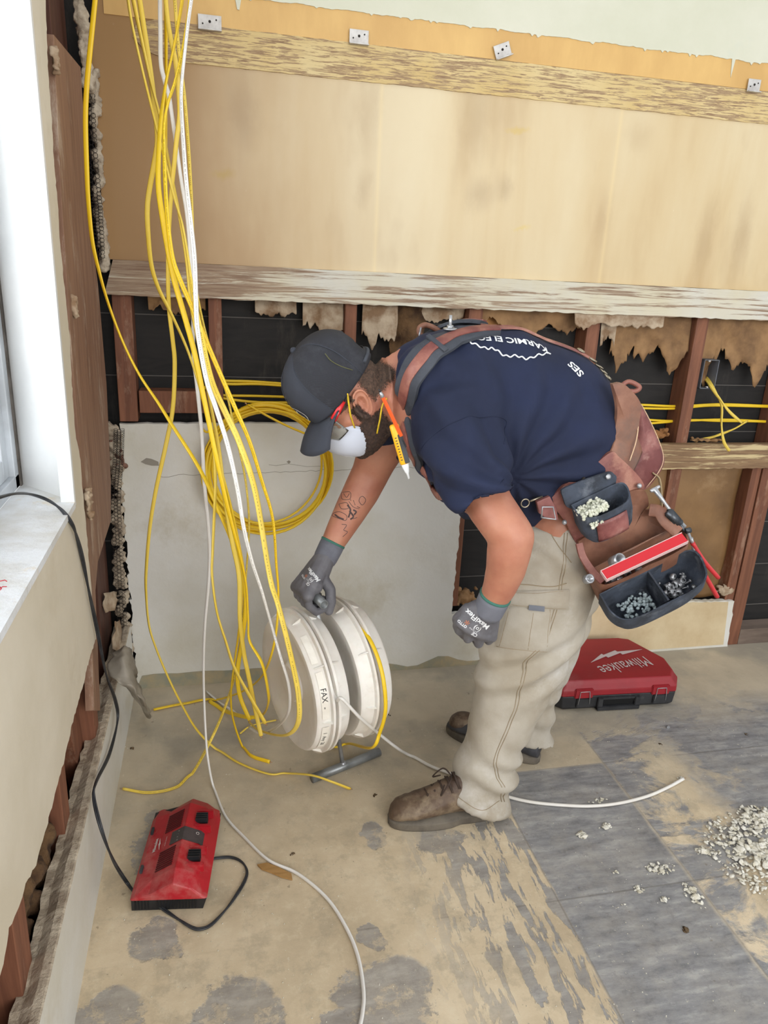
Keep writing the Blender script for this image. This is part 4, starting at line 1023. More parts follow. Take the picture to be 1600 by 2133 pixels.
for i, (x, y, rx, ry, n, s, lab) in enumerate((
        (1212, 1742, .010, .010, 9, .012, 'biggest single white plaster lump on the bare grey tile right of the boot'),
        (1258, 1722, .022, .012, 12, .007, 'smaller broken white lump just right of the biggest one'),
        (1375, 1810, .045, .020, 50, .006, 'arc of cream crumbs left of the large heap'),
        (1330, 1852, .012, .012, 20, .006, 'round cluster of white crumbs on the grey tile below the arc'),
        (1445, 1868, .020, .040, 40, .006, 'slanting string of cream crumbs below the arc'),
        (1470, 1775, .030, .018, 34, .006, 'cream crumbs joining the arc to the large heap'),
        (1245, 1668, .030, .010, 12, .006, 'white flakes beside the white cable, right of the legs'),
        (1418, 1622, .014, .010, 10, .006, 'white flakes at the end of the white cable'),
        (1284, 1818, .010, .004, 6, .006, 'tiny white flakes left of the arc'),
        (1385, 1875, .012, .012, 9, .005, 'tiny white chips under the arc of crumbs'),
        (1290, 1890, .02, .012, 6, .004, 'small white specks on the grey tile near the centre'))):
    c = F(x, y); crumbs('plaster_crumbs', (c.x, c.y), (rx, ry), n, s, lab, 20+i, kind='stuff' if n > 9 else None)
M_dclod = mat('brown_dirt_clod', (112, 92, 66), .95, var2=(72, 56, 40), vscale=60, bump=1, bscale=120, bdist=.004)
for i, (x, y, s, lab) in enumerate(((783, 1658, .007, 'brown dirt clod on the floor left of the front boot'), (610, 1781, .004, 'small brown clod above the wood chip'), (1427, 1940, .006, 'dark brown spot of dirt on the grey tile at lower right'),
                                    (810, 1490, .004, 'small brown clod between the reels and the far boot'), (276, 1560, .006, 'small plaster clod by the left baseboard'), (1555, 1530, .004, 'beige crumb on the floor at right, beyond the case'), (1375, 1550, .004, 'beige crumb on the floor below the metal nut'))):
    c = F(x, y); crumbs('dirt_clod', (c.x, c.y), (.008, .006), 5, s, lab, 60+i, M_dclod, cat='dirt')
tiny = random.Random(77); mb = MB()
for _ in range(420):
    p = F(tiny.uniform(250, 1600), tiny.uniform(1500, 2133)); s = tiny.uniform(.0005, .0016)
    mb.sphere(p+Vector((0, 0, s*.5)), s, n=6)
tag(mb.build('dust_grit', M_crumb, fix=False), 'fine pale grit scattered over the whole floor', 'grit', kind='stuff')
M_chip = rawwood('tan_wood_chip', (150, 112, 62), (178, 138, 84), scale=(4, 20, 20))
P = [F(536, 1803, .002), F(556, 1799, .002), F(580, 1808, .002), F(607, 1822, .002), F(609, 1834, .002), F(588, 1829, .002), F(562, 1818, .002), F(545, 1812, .002)]
tag(MB().poly(P, (0, 0, .004)).build('wood_chip', M_chip, smooth=False), 'tan splinter of wood beside the white cable on the floor', 'wood chip')
c = F(1392, 1514, .004); tag(MB().lathe([(-.003, .003), (-.003, .006), (.003, .006), (.003, .003)], Matrix.Translation(c) @ Matrix.Rotation(radians(70), 4, 'Z'), 6).build('metal_nut', M_steel, smooth=False), 'small shiny metal nut on the floor in front of the case', 'nut')
M_redpen = mat('red_pen_mark', (196, 60, 70), .7)
mb = MB()
for q in ([(-6, 1212), (2, 1210), (10, 1208), (14, 1211)], [(0, 1225), (6, 1222), (14, 1222)], [(-4, 1226), (0, 1222), (3, 1226), (0, 1229), (-4, 1227)]):
    mb.tube([F(x, y, WZ0+.0006) for x, y in q], .0008, 5)
mo = mb.build('red_pen_marks', M_redpen); mo['kind'] = 'structure'; mo.name = 'trim_7'
# ================================================================ the worker
M_skin = mat('tanned_skin', (188, 130, 104), .5, var2=(170, 108, 86), vscale=14, sss=.12, bump=.12, bscale=160, bdist=.001, stops=(.35, .7))
M_hair = mat('dark_short_hair', (50, 38, 32), .8, var2=(92, 66, 50), vscale=90, bump=1, bscale=220, bdist=.003)
M_navy = mat('navy_cotton', (19, 28, 54), .85, var2=(24, 34, 64), vscale=5, bump=.25, bscale=400, bdist=.001, dust=((60, 70, 100), 7, .66, .9))
M_khaki = mat('khaki_canvas', (162, 152, 135), .8, var2=(180, 173, 160), vscale=6, bump=.5, bscale=200, bdist=.001, dust=((206, 204, 200), 5, .52, .78))
M_kstitch = mat('khaki_stitching', (150, 134, 108), .8)
M_glove = mat('grey_knit_glove', (112, 114, 124), .75, var2=(98, 100, 110), vscale=20, bump=.5, bscale=500, bdist=.001)
M_glovec = mat('dark_grey_glove_coating', (94, 93, 98), .6, var2=(108, 107, 112), vscale=20, bump=.3, bscale=300, bdist=.001)
M_cuff = mat('green_glove_hem', (60, 112, 100), .8)
M_boot = mat('dusty_brown_leather', (104, 84, 66), .6, var2=(74, 56, 44), vscale=12, bump=.4, bscale=90, dust=((166, 148, 122), 9, .48, .75))
M_boot2 = mat('dark_navy_boot_leather', (48, 50, 56), .6, var2=(62, 62, 66), vscale=12, bump=.3, bscale=90, dust=((120, 112, 100), 9, .55, .8))
M_sole = mat('dusty_rubber_sole', (84, 78, 70), .8, var2=(112, 104, 92), vscale=14, bump=.4, bscale=90)
M_lace = mat('dark_brown_lace', (62, 48, 40), .8)
M_capf = mat('charcoal_cap_cloth', (54, 57, 66), .85, var2=(58, 62, 72), vscale=8, bump=.3, bscale=300, bdist=.001)
def mesh_cloth():
    m = bpy.data.materials.new('black_mesh_cloth'); m.use_nodes = True; t = NT(m); b = t.n['Principled BSDF']
    sx = t.new('ShaderNodeSeparateXYZ'); t.link(t.coords((2600, 2600, 2600), (.3, .62, 0)), sx.inputs[0])
    g = t.math('MULTIPLY', t.math('SINE', sx.outputs['X']), t.math('SINE', t.math('ADD', sx.outputs['Z'], sx.outputs['Y'])))
    c = t.ramp(t.math('MULTIPLY_ADD', g, .5, .5), [(.25, lin((24, 24, 28))), (.8, lin((56, 58, 66)))])
    c = t.mix(t.math('MULTIPLY', t.ramp(t.noise(9, 8, .75, t.coords()), [(.5, (0, 0, 0)), (.75, (1, 1, 1))]), .35), c, lin((96, 98, 106)))
    t.link(c, b.inputs['Base Color']); b.inputs['Roughness'].default_value = .8
    t.link(t.bump(g, .4, .001), b.inputs['Normal']); return m
M_capm = mesh_cloth()
M_white = mat('white_print', (228, 230, 232), .7)
M_mask = mat('white_dust_mask', (206, 212, 226), .75, bump=.15, bscale=200)
M_strapy = mat('yellow_elastic', (222, 190, 40), .6, var2=(196, 160, 30), vscale=60)
M_redp = mat('red_temple_plastic', (206, 34, 38), .35)
M_lens = mat('clear_safety_lens', (240, 236, 224), .05, trans=.95)
M_leath = mat('brown_red_leather', (150, 96, 82), .5, var2=(112, 58, 54), vscale=12, bump=.5, bscale=60, dust=((186, 140, 118), 8, .52, .72))
M_leath2 = mat('tan_worn_leather', (152, 108, 86), .55, var2=(116, 74, 56), vscale=9, bump=.5, bscale=50, dust=((108, 88, 78), 7, .52, .75))
M_leathd = mat('dark_maroon_leather', (112, 60, 58), .5, var2=(152, 98, 92), vscale=12, bump=.5, bscale=60, dust=((176, 136, 126), 16, .56, .75))
M_suede = mat('blue_black_suede', (48, 53, 62), .85, var2=(68, 76, 90), vscale=16, bump=.8, bscale=80, bdist=.002, dust=((112, 118, 128), 22, .54, .78))
M_pad = mat('charcoal_strap_padding', (56, 60, 68), .85, var2=(72, 76, 84), vscale=9, bump=.4, bscale=200)
M_chain = mat('old_brass_steel', (170, 160, 140), .35, metal=.85)

person = tag(empty('person', (.8, 1.72, 0)), 'person in navy T-shirt, khaki trousers and dark cap, bent over gripping the reel stand', 'person')

# ---- head frame: x forward (face), y to the near ear, z crown
ear = W(749, 840, 1.665)
Fw = Vector((-.60, -.05, -.795)).normalized(); Lf = Vector((0.03, -1, .04)); Lf = (Lf-Fw*Lf.dot(Fw)).normalized(); Up = Fw.cross(Lf)
MH = frame(ear-Lf*.078, Fw, Lf)
def H(x, y, z): return MH @ Vector((x, y, z))
def head_ring(z, xf, xb, w, n=36, chin=0, tilt=0):
    c = (xf+xb)/2; a = (xf-xb)/2; out = []
    for k in range(n):
        t = 2*pi*k/n; x = c+a*cos(t); y = w*(abs(sin(t))**.85)*(1 if sin(t) > 0 else -1)
        out.append(H(x, y, z+tilt*x))
    return out
HR = [(-.118, .070, .0, .030), (-.112, .088, -.02, .044), (-.095, .097, -.035, .054), (-.07, .097, -.055, .062), (-.045, .098, -.075, .067), (-.015, .098, -.088, .071),
      (.012, .088, -.094, .074), (.032, .094, -.096, .076), (.055, .098, -.096, .077), (.085, .090, -.094, .076), (.11, .070, -.082, .068), (.128, .040, -.055, .048), (.136, .005, -.02, .02)]
B = MB()
B.loft([head_ring(*r) for r in HR])
B.capsule(H(.09, 0, .012), H(.116, 0, -.028), .010, .017)          # nose
B.capsule(H(.103, .012, -.032), H(.103, -.012, -.032), .011, .011)
B.capsule(H(.096, .018, -.062), H(.096, -.018, -.062), .010, .010)  # mouth mass
B.capsule(H(.088, .012, -.098), H(.088, -.012, -.098), .014, .014)  # chin
B.capsule(H(.084, .03, .040), H(.084, -.03, .040), .014, .014)      # brow
for s in (1, -1): B.capsule(H(.070, s*.045, -.005), H(.045, s*.060, -.012), .014, .014)
# neck and shoulders
yc = 1.72
def pr(px0, py0, px1, py1, w, Y=yc, n=40, e=2.):
    a = W(px0, py0, Y); b = W(px1, py1, Y); c = (a+b)/2; return ell(c, (a-b)/2, Vector((0, w, 0)), n, e)
B.loft([ell(H(-.035, 0, -.02), MH.to_3x3() @ Vector((.055, 0, .02)), MH.to_3x3() @ Vector((0, .062, 0)), 32),
        pr(800, 742, 806, 905, .075, 1.73), pr(838, 722, 846, 930, .088, 1.73), pr(890, 705, 890, 960, .12, 1.72), pr(960, 700, 940, 1020, .15), pr(1060, 710, 1020, 1050, .17), pr(1180, 760, 1090, 1045, .16), pr(1262, 860, 1135, 1045, .15),
        pr(1270, 960, 1150, 1090, .13), pr(1235, 1060, 1160, 1130, .11)])
# near arm (his left)
nearA = [(W(945, 880, 1.60), .060), (W(985, 985, 1.53), .058), (W(1022, 1055, 1.475), .053), (W(1052, 1098, 1.43), .051), (W(1066, 1118, 1.42), .050), (W(1060, 1150, 1.42), .049), (W(1054, 1185, 1.43), .045),
         (W(1042, 1220, 1.44), .039), (W(1030, 1245, 1.45), .034), (W(1022, 1262, 1.455), .031)]
farA = [(W(870, 850, 1.84), .062), (W(815, 905, 1.88), .060), (W(783, 958, 1.89), .056), (W(772, 985, 1.895), .052), (W(752, 1025, 1.885), .050), (W(728, 1068, 1.87), .044), (W(706, 1108, 1.85), .037), (W(690, 1138, 1.835), .031), (W(683, 1152, 1.83), .029)]
for A_ in (nearA, farA):
    for (a, ra), (b, rb) in zip(A_, A_[1:]): B.capsule(a, b, ra, rb, 20)
B.sphere(W(1088, 1108, 1.425), .018)      # elbow point
# legs inside the trousers, feet inside the boots
for L_ in ([(W(1160, 1090, 1.63), .085), (W(1085, 1370, 1.60), .055), (W(1020, 1600, 1.60), .035)], [(W(1210, 1080, 1.81), .085), (W(1130, 1340, 1.83), .055), (W(1098, 1530, 1.83), .035)]):
    for (a, ra), (b, rb) in zip(L_, L_[1:]): B.capsule(a, b, ra, rb, 20)
body = remesh(B, 'body', M_skin, .0045, 3)
at(body, person)
# near ear, joined into the body mesh
def ear_mesh(side):
    n, m = 40, 12; vs = []; fs = []
    prof = [(0, .002), (.18, .000), (.34, .002), (.5, .010), (.62, .013), (.72, .010), (.82, .013), (.90, .0165), (.97, .016), (1.0, .0125), (.97, .006), (.90, .0)]
    for i in range(n):
        t = 2*pi*i/n; rx = .0205+.004*max(0, sin(t)); rz = .034
        shape = 1+.05*cos(2*t)
        for (r, h) in prof:
            x = -rx*cos(t)*r*shape-.004-.002*r*sin(t); z = rz*sin(t)*r*shape-.004
            if sin(t) < -.5: h = h*.85+.002
            if r < .62 and cos(t) < -.3: h = h*.5+.004       # opening toward the face
            vs.append(H(x-.26*z, side*(.0755+h+.006*max(0, cos(t))*r), z))
    for i in range(n):
        for j in range(m-1):
            a = i*m+j; b = ((i+1) % n)*m+j; fs.append((a, b, b+1, a+1))
    return vs, fs
bm = bmesh.new(); bm.from_mesh(body.data)
for s in (1, -1):
    mb = MB(); mb.add(*ear_mesh(s)); me = mb.mesh('e'); bm.from_mesh(me)
bm.to_mesh(body.data); bm.free(); body.data.shade_smooth()
# eyes
for s in (1, -1):
    e = MB().sphere(H(.078, s*.031, .012), .0125).build('eye', mat('eye_white', (214, 206, 200), .3)); at(e, person)
    i = MB().sphere(H(.0885, s*.031, .010), .0050, sc=(1, 1, 1)).build('iris', mat('brown_iris', (50, 34, 24), .2)); i.parent = e
    mb = MB(); P = [H(.088+.004*cos(a)-.02*abs(sin(a))**2*.4, s*(.031+.016*sin(a)), .020+.002*cos(a)) for a in [(-1.2+.4*k) for k in range(7)]]
    mb.tube(P, .0035, 8); at(mb.build('eyelid', M_skin), person)
    mb = MB(); P = [H(.096-.02*abs(a), s*(.032+.022*a), .036-.006*a*a) for a in [(-1+.33*k) for k in range(7)]]
    mb.tube(P, [.002, .0035, .004, .004, .0035, .003, .0015], 8); at(mb.build('eyebrow', M_hair), person)
# hair and beard: peeled from the head surface
MHi = MH.inverted()
def hair_mat(name, c1, c2):
    m = bpy.data.materials.new(name); m.use_nodes = True; t = NT(m); b = t.n['Principled BSDF']
    v = t.coords((1, 1, 1)); n1 = t.noise(420, 4, .7, v); at_ = t.new('ShaderNodeAttribute', attribute_name='thick')
    t.link(t.ramp(t.noise(160, 5, .7, v), [(.35, lin(c1)), (.65, lin(c2))]), b.inputs['Base Color']); b.inputs['Roughness'].default_value = .75
    e = t.math('SUBTRACT', t.math('ADD', t.math('MULTIPLY', at_.outputs['Fac'], .62), n1), .62)
    a_ = t.new('ShaderNodeMapRange'); a_.inputs['From Min'].default_value = -.03; a_.inputs['From Max'].default_value = .06; t.link(e, a_.inputs['Value'])
    t.link(a_.outputs[0], b.inputs['Alpha']); t.link(t.bump(n1, 1, .002), b.inputs['Normal']); return m
M_beard = hair_mat('trimmed_dark_beard', (40, 30, 26), (84, 62, 50))
M_nape = hair_mat('short_cropped_hair', (56, 44, 38), (110, 86, 70))
def peel(name, score, off, m, seed=0, jitter=.002, soft=.014):
    """hair shell lifted off the head where score > 0; thins out toward its edge"""
    bm = bmesh.new(); bm.from_mesh(body.data); bm.normal_update()
    kill = [f for f in bm.faces if score(MHi @ f.calc_center_median()) < -.002]
    bmesh.ops.delete(bm, geom=kill, context='FACES')
    bmesh.ops.delete(bm, geom=[v for v in bm.verts if not v.link_faces], context='VERTS')
    bmesh.ops.subdivide_edges(bm, edges=bm.edges[:], cuts=1, use_grid_fill=True); bm.normal_update()
    th = [max(0, min(1, score(MHi @ v.co)/soft)) for v in bm.verts]
    for v, k in zip(bm.verts, th): v.co += v.normal*(.0012+off*k+jitter*k*noise.noise(v.co*300+Vector((seed, 0, 0))))
    me = bpy.data.meshes.new(name); bm.to_mesh(me); bm.free()
    at_ = me.attributes.new('thick', 'FLOAT', 'POINT'); at_.data.foreach_set('value', th)
    return at(newobj(name, me, m), person)
def nz(c, s=90): return noise.noise(c*s)
def sc_beard(c):
    j = .003*nz(c)
    if c.z < -.128 or c.x > .12: return -1
    low = min(-.034-c.z+.30*(c.x-.03), c.x+.012+.25*(c.z+.10))          # jaw and chin
    side = min(c.x-.004, .034-c.x, .010-c.z)                              # sideburn in front of the ear
    return max(low, side)+j
peel('beard', sc_beard, .0035, M_beard, 3, .002)
def sc_hair(c): return min(c.z+.036+.002*nz(c, 60), .080-c.z, -.024-c.x-.15*c.z, c.x+.118)+.002*nz(c)
peel('hair', sc_hair, .002, M_nape, 9, .0015, .03)
peel('hair', lambda c: min(c.z-.014, .07-c.z, c.x+.03, .050-c.x, abs(c.y)-.05) if not (c.x < -.0 and c.z < .034) else -1, .001, M_nape, 4, .001, .012)

# ---- cap
def cap_ring(z, xf, xb, w, off=0, n=48):
    out = []
    for k in range(n):
        t = 2*pi*k/n; c = (xf+xb)/2; a = (xf-xb)/2+off; out.append(H(c+a*cos(t), (w+off)*(abs(sin(t))**.9)*(1 if sin(t) > 0 else -1), z))
    return out
capsec = [(.036, .100, -.108, .088), (.06, .103, -.110, .0905), (.09, .104, -.110, .091), (.118, .100, -.106, .088), (.142, .088, -.094, .079), (.162, .066, -.074, .063), (.174, .036, -.044, .040), (.178, .008, -.010, .010)]
outer = [cap_ring(*r) for r in capsec]; inner = [cap_ring(*r, off=-.004) for r in capsec]
vs = [p for r in outer for p in r]; n = 48; fs = []; mi = []
for i in range(len(outer)-1):
    for j in range(n):
        t = 2*pi*(j+.5)/n
        # arch opening at the back above the strap
        ang = abs((t-pi)); z = capsec[i][0]
        if ang < .62 and .05 < (capsec[i][0]+capsec[i+1][0])/2 < .05+.062*math.cos(ang/.62*pi/2): continue
        fs.append((i*n+j, i*n+(j+1) % n, (i+1)*n+(j+1) % n, (i+1)*n+j))
        tt = t if t < pi else 2*pi-t; mi.append(0 if tt < 1.02 else 1)
fs.append(tuple((len(outer)-1)*n+j for j in range(n))); mi.append(1)
me = bpy.data.meshes.new('cap'); me.from_pydata([tuple(v) for v in vs], [], fs); me.polygons.foreach_set('material_index', mi)
cap = newobj('cap', me, [M_capf, M_capm]); at(cap, person)
q = cap.modifiers.new('sub', 'SUBSURF'); q.levels = q.render_levels = 2; q = cap.modifiers.new('s', 'SOLIDIFY'); q.thickness = .0025; q.offset = 1
def capchild(mb, name, m, **k): o = mb.build(name, m, **k); o.parent = cap; return o
# brim
vs = []; fs = []; n = 24; mrows = 8
for j in range(mrows+1):
    for i in range(n+1):
        a = -1.12+2.24*i/n; u = j/mrows
        bx, by = -.004+.106*cos(a), .0925*sin(a)/sin(1.12)*.93
        ex, ey = .178-.052*(abs(a)/1.12)**2.6, .088*sin(a*1.05)/sin(1.12*1.05)
        x = bx+(ex-bx)*u; y = by+(ey-by)*u
        z = .040-.020*u-.030*(y/.09)**2*(.35+.65*u)+.006*math.sin(u*pi)
        vs.append(H(x, y, z))
for j in range(mrows):
    for i in range(n): a = j*(n+1)+i; fs.append((a, a+1, a+n+2, a+n+1))
brim = capchild(MB().add(vs, fs), 'brim', M_capf, fix=False); q = brim.modifiers.new('s', 'SOLIDIFY'); q.thickness = .0035; q.offset = 0
capchild(MB().sphere(H(-.002, 0, .181), .008, sc=(1, 1, 1)), 'cap_button', M_capf)
capchild(MB().tube([cap_ring(.048, .103, -.110, .09, .003)[k] for k in range(18, 31)], .0045, 8), 'cap_strap', M_pad)
# seams
mb = MB()
for t in (1.02, 2*pi-1.02, 0.0, 2.1, 2*pi-2.1):
    P = []
    for (z, xf, xb, w) in capsec:
        c = (xf+xb)/2; a = (xf-xb)/2+.0022; P.append(H(c+a*cos(t), (w+.0022)*(abs(sin(t))**.9)*(1 if sin(t) > 0 else -1), z+.0005))
    mb.tube(catmull(P, 4), .0013, 6)
capchild(mb, 'seam', M_capf)
P = [H((.103-.110)/2+.1085*cos(t), .0935*(abs(sin(t))**.9)*(1 if sin(t) > 0 else -1), z) for t, z in ((2.0, .062), (1.9, .09), (1.86, .115), (1.9, .135))]
capchild(MB().tube(catmull(P, 5), .0011, 6), 'scratch_mark', mat('olive_scuff', (96, 96, 62), .9))
# round emblem on the front panel
capt = BVHTree.FromPolygons([tuple(v) for r in outer for v in r], [(i*48+j, i*48+(j+1) % 48, (i+1)*48+(j+1) % 48, (i+1)*48+j) for i in range(7) for j in range(48)])
mb = MB(); ring = []
for k in range(40):
    a = 2*pi*k/40; ring.append((a, .030))
emb = bpy.data.meshes.new('e'); vs = []; fs = []
for a, r in ring: vs += [(r*cos(a), r*.82*sin(a), 0), ((r-.0026)*cos(a), (r-.0026)*.82*sin(a), 0)]
for k in range(40): a = 2*k; b = 2*((k+1) % 40); fs.append((a, b, b+1, a+1))
emb.from_pydata(vs, [], fs)
ME = frame(H(.12, .008, .080), Lf, Up)
project_mesh(emb, ME, capt, -Fw, .0042, sub=False); o = newobj('round_emblem', emb, M_white, cap, False)
me = text_mesh('K', .036, sx=1.2, shear=.2); project_mesh(me, ME, capt, -Fw, .0042); newobj('emblem_letter', me, M_white, cap, False)

# ---- safety glasses
gl = tag(empty('safety_glasses', H(.08, 0, .01)), 'clear safety glasses with red temple worn under the cap', 'safety glasses')
gl.matrix_world = Matrix.Translation(H(.08, 0, .01))
for s in (1, -1):
    at(MB().tube(catmull([H(.0, s*.083, .034), H(.02, s*.084, .033)], 3), .0032, 8, flat=.0016).build('temple_tip', M_blk), gl)
    at(MB().loft([ell(H(x, s*y, z), MH.to_3x3() @ Vector((.0, 0, h)), MH.to_3x3() @ Vector((0, .002, 0)), 10) for x, y, z, h in ((.018, .084, .033, .004), (.045, .083, .030, .007), (.068, .081, .026, .008))]).build('temple_arm', M_redp), gl)
    at(MB().loft([ell(H(x, s*y, z), MH.to_3x3() @ Vector((.0, 0, h)), MH.to_3x3() @ Vector((0, .0022, 0)), 10) for x, y, z, h in ((.068, .081, .026, .007), (.083, .076, .022, .006))]).build('temple_hinge', M_blk), gl)
at(place_text('logo_mark', 'm', .010, frame(H(.050, .0856, .029), Fw, Up), M_white), gl)
vs = []; fs = []; n = 30
for j in range(7):
    for i in range(n+1):
        a = -1.25+2.5*i/n; z = .030-.048*j/6; ww = 1.0
        vs.append(H(.040+.078*cos(a)+.0*j, .079*sin(a), z-.006*math.cos(a*1.0)*(j/6)+(.010*(j/6)*math.exp(-(a/.22)**2))))
for j in range(6):
    for i in range(n): a = j*(n+1)+i; fs.append((a, a+1, a+n+2, a+n+1))
o = at(MB().add(vs, fs).build('lens', M_lens, fix=False), gl); o.modifiers.new('s', 'SOLIDIFY').thickness = .0018
at(MB().tube([vs[6*(n+1)+i] for i in range(3, 12)], .0012, 6).build('lens_edge', mat('grey_lens_edge', (120, 116, 106), .4)), gl)

# ---- dust mask
mk = tag(empty('dust_mask', H(.10, 0, -.03)), 'white cup dust mask with yellow elastic straps on the face', 'dust mask')
ed_ = Vector((.50, 0, .86)); nn_ = Vector((.86, 0, -.50)); cM = Vector((.060, 0, -.044))
rings = []
for j in range(10):
    u = j/9; r = math.cos(u*pi/2)**.55 if j < 9 else .02; dpt = .064*math.sin(u*pi/2)
    R_ = []
    for k in range(40):
        a = 2*pi*k/40; p = cM+ed_*(.072*r*cos(a)+.004)+Vector((0, 1, 0))*(.0655*r*sin(a))+nn_*(dpt-.012*(abs(sin(a))**2)*(1-u)*1.4)
        R_.append(H(*p))
    rings.append(R_)
o = at(MB().loft(rings, cap=False).build('mask_cup', M_mask, fix=False), mk); o.modifiers.new('s', 'SOLIDIFY').thickness = .002
at(MB().tube([rings[0][k] for k in range(40)]+[rings[0][0]], .0022, 6).build('mask_rim', M_mask), mk)
at(MB().box((-.016, -.011, 0), (.016, .011, .003), frame(H(*(cM+nn_*.0635)), Lf, MH.to_3x3() @ ed_), bev=.001).build('breather_tab', M_white), mk)
mb = MB(); mb.tube(catmull([H(.052, .067, -.030), H(.035, .082, .0), H(.016, .086, .022), H(.0, .0905, .040)], 6), .0026, 6, flat=.0012)
at(mb.build('elastic_strap', M_strapy), mk)
mb = MB(); mb.tube(catmull([H(.030, .066, -.082), H(.0, .080, -.062), H(-.03, .082, -.045), H(-.055, .074, -.045), H(-.085, .045, -.042)], 6), .0022, 6, flat=.0012)
at(mb.build('elastic_strap', M_strapy), mk)
mb = MB(); a0 = H(*(cM+ed_*.03+Vector((0, .052, 0))+nn_*.022)); a1 = H(*(cM-ed_*.0+Vector((0, .050, 0))+nn_*.034))
mb.tube([a0, (a0+a1)/2+Lf*.002, a1], .0018, 6); at(mb.build('nose_clip', M_steel), mk)

# ---- T-shirt
T = MB()
sh = [pr(826, 740, 838, 912, .082, 1.73), pr(850, 716, 852, 945, .115, 1.725), pr(885, 697, 876, 985, .165), pr(930, 684, 912, 1030, .195), pr(990, 679, 962, 1068, .205), pr(1070, 686, 1020, 1088, .205), pr(1150, 713, 1056, 1094, .200),
      pr(1215, 745, 1078, 1096, .196), pr(1260, 792, 1092, 1094, .190), pr(1283, 850, 1100, 1090, .185), pr(1290, 900, 1110, 1096, .182)]
T.loft(sh)
def limb(mb, st, n=28):
    rings = []
    for i, (c, a, b) in enumerate(st): rings.append(ell(c, a, b, n))
    mb.loft(rings)
def sleeve(P, ang):
    """P: (centre, radius)"""
    rings = []; pts = [p for p, _ in P]
    for i, (p, r) in enumerate(P):
        t = (pts[min(i+1, len(pts)-1)]-pts[max(0, i-1)]).normalized(); u = t.cross(Vector((0, 1, 0))).normalized(); v = t.cross(u)
        rings.append(ell(p, u*r, v*r*1.0, 32))
    t = (pts[-1]-pts[-2]).normalized()
    for dr, dl in ((.010, 0), (.013, .018), (.014, .035)):
        p, r = P[-1]; u = t.cross(Vector((0, 1, 0))).normalized(); v = t.cross(u); rings.append(ell(p-t*dl, u*(r-dr), v*(r-dr), 32))
    T.loft(rings)
sleeve([(W(930, 830, 1.66), .10), (W(945, 872, 1.60), .105), (W(962, 920, 1.56), .100), (W(982, 975, 1.515), .088), (W(1000, 1020, 1.48), .079), (W(1011, 1046, 1.465), .074)], 0)
sleeve([(W(890, 830, 1.80), .10), (W(855, 858, 1.85), .095), (W(822, 888, 1.885), .080), (W(796, 922, 1.90), .068)], 0)
T.sphere(W(905, 790, 1.66), .095, sc=(1, .9, 1)); T.sphere(W(900, 800, 1.78), .10)
shirt = remesh(T, 'tshirt', M_navy, .006, 6)
def shirt_fold(p, n):
    f = 0.0
    # long soft drags from the armpit toward the hip, ripples across the flank
    ap = W(1060, 990, 1.55); d = p-ap
    rr = math.hypot(d.x, d.z)
    ang = math.atan2(d.z, d.x)
    if n.y < .3:
        k = math.exp(-((rr-.16)/.13)**2)
        f += .009*k*math.sin(ang*13+rr*9+2*noise.noise(p*6))
    sh_ = p-W(930, 790, 1.6)
    f += .004*math.exp(-(sh_.length/.18)**2)*math.sin(sh_.x*75+sh_.z*30+2*noise.noise(p*9))
    sl = p-W(1000, 990, 1.49); f += .006*math.exp(-(sl.length/.13)**2)*math.sin(sl.x*55-sl.z*40+2*noise.noise(p*10))
    f += .008*noise.noise(Vector((p.x*9+p.z*5, p.y*4, p.z*7)))+.0018*noise.noise(p*24)
    return f
displace(shirt, shirt_fold); at(shirt, person)
st_ = bvh(shirt)
# sleeve hem line and shoulder seam
def on_surf(px, py, tree, off=.001, Y=None):
    o = C0; d = ray(px, py).normalized(); h = tree.ray_cast(o, d, 6)
    if h[0] is None:
        p = W(px, py, Y or 1.6); h = tree.find_nearest(p)
    n = h[1] if h[1].dot(d) < 0 else -h[1]
    return h[0]+n*off, n
def seam_line(pxs, tree, r, name, m, parent, off=.0004, cat=None):
    P = [on_surf(x, y, tree, off)[0] for x, y in pxs]; P = catmull(P, 5)
    P = [ (lambda h: h[0]+(h[1]*off))(tree.find_nearest(p)) for p in P]
    o = MB().tube(P, r, 6).build(name, m); o.parent = parent; return o
def kid(o, par): o.parent = par; return o
seam_line([(876, 938), (905, 905), (945, 880), (990, 868), (1035, 868), (1056, 880), (1050, 925)], st_, .0011, 'shoulder_seam', M_navy, shirt)
seam_line([(960, 1078), (985, 1060), (1020, 1030), (1050, 998)], st_, .0009, 'sleeve_hem', M_navy, shirt)
# print on the back: lettering wrapped on the shirt, read from the far side
def back_text(s, size, px, py, ang, sx=1., arc=0, m=M_white, name='back_lettering', shear=0):
    c, nrm = on_surf(px, py, st_, 0)
    xdir = Vector((cos(ang), 0, sin(ang)))
    # text baseline runs head-to-hip; letters stand toward the camera side of the back
    x = (xdir-nrm*xdir.dot(nrm)).normalized(); y = nrm.cross(x)
    me = text_mesh(s, size, sx=sx, shear=shear, offset=.0008)
    if arc:
        for v in me.vertices: v.co.y -= arc*(v.co.x**2)
    M = Matrix((x, y, nrm)).transposed().to_4x4(); M.translation = c
    project_mesh(me, M, st_, -nrm, .0012); o = newobj(name, me, m, None, False); o.parent = shirt; return o
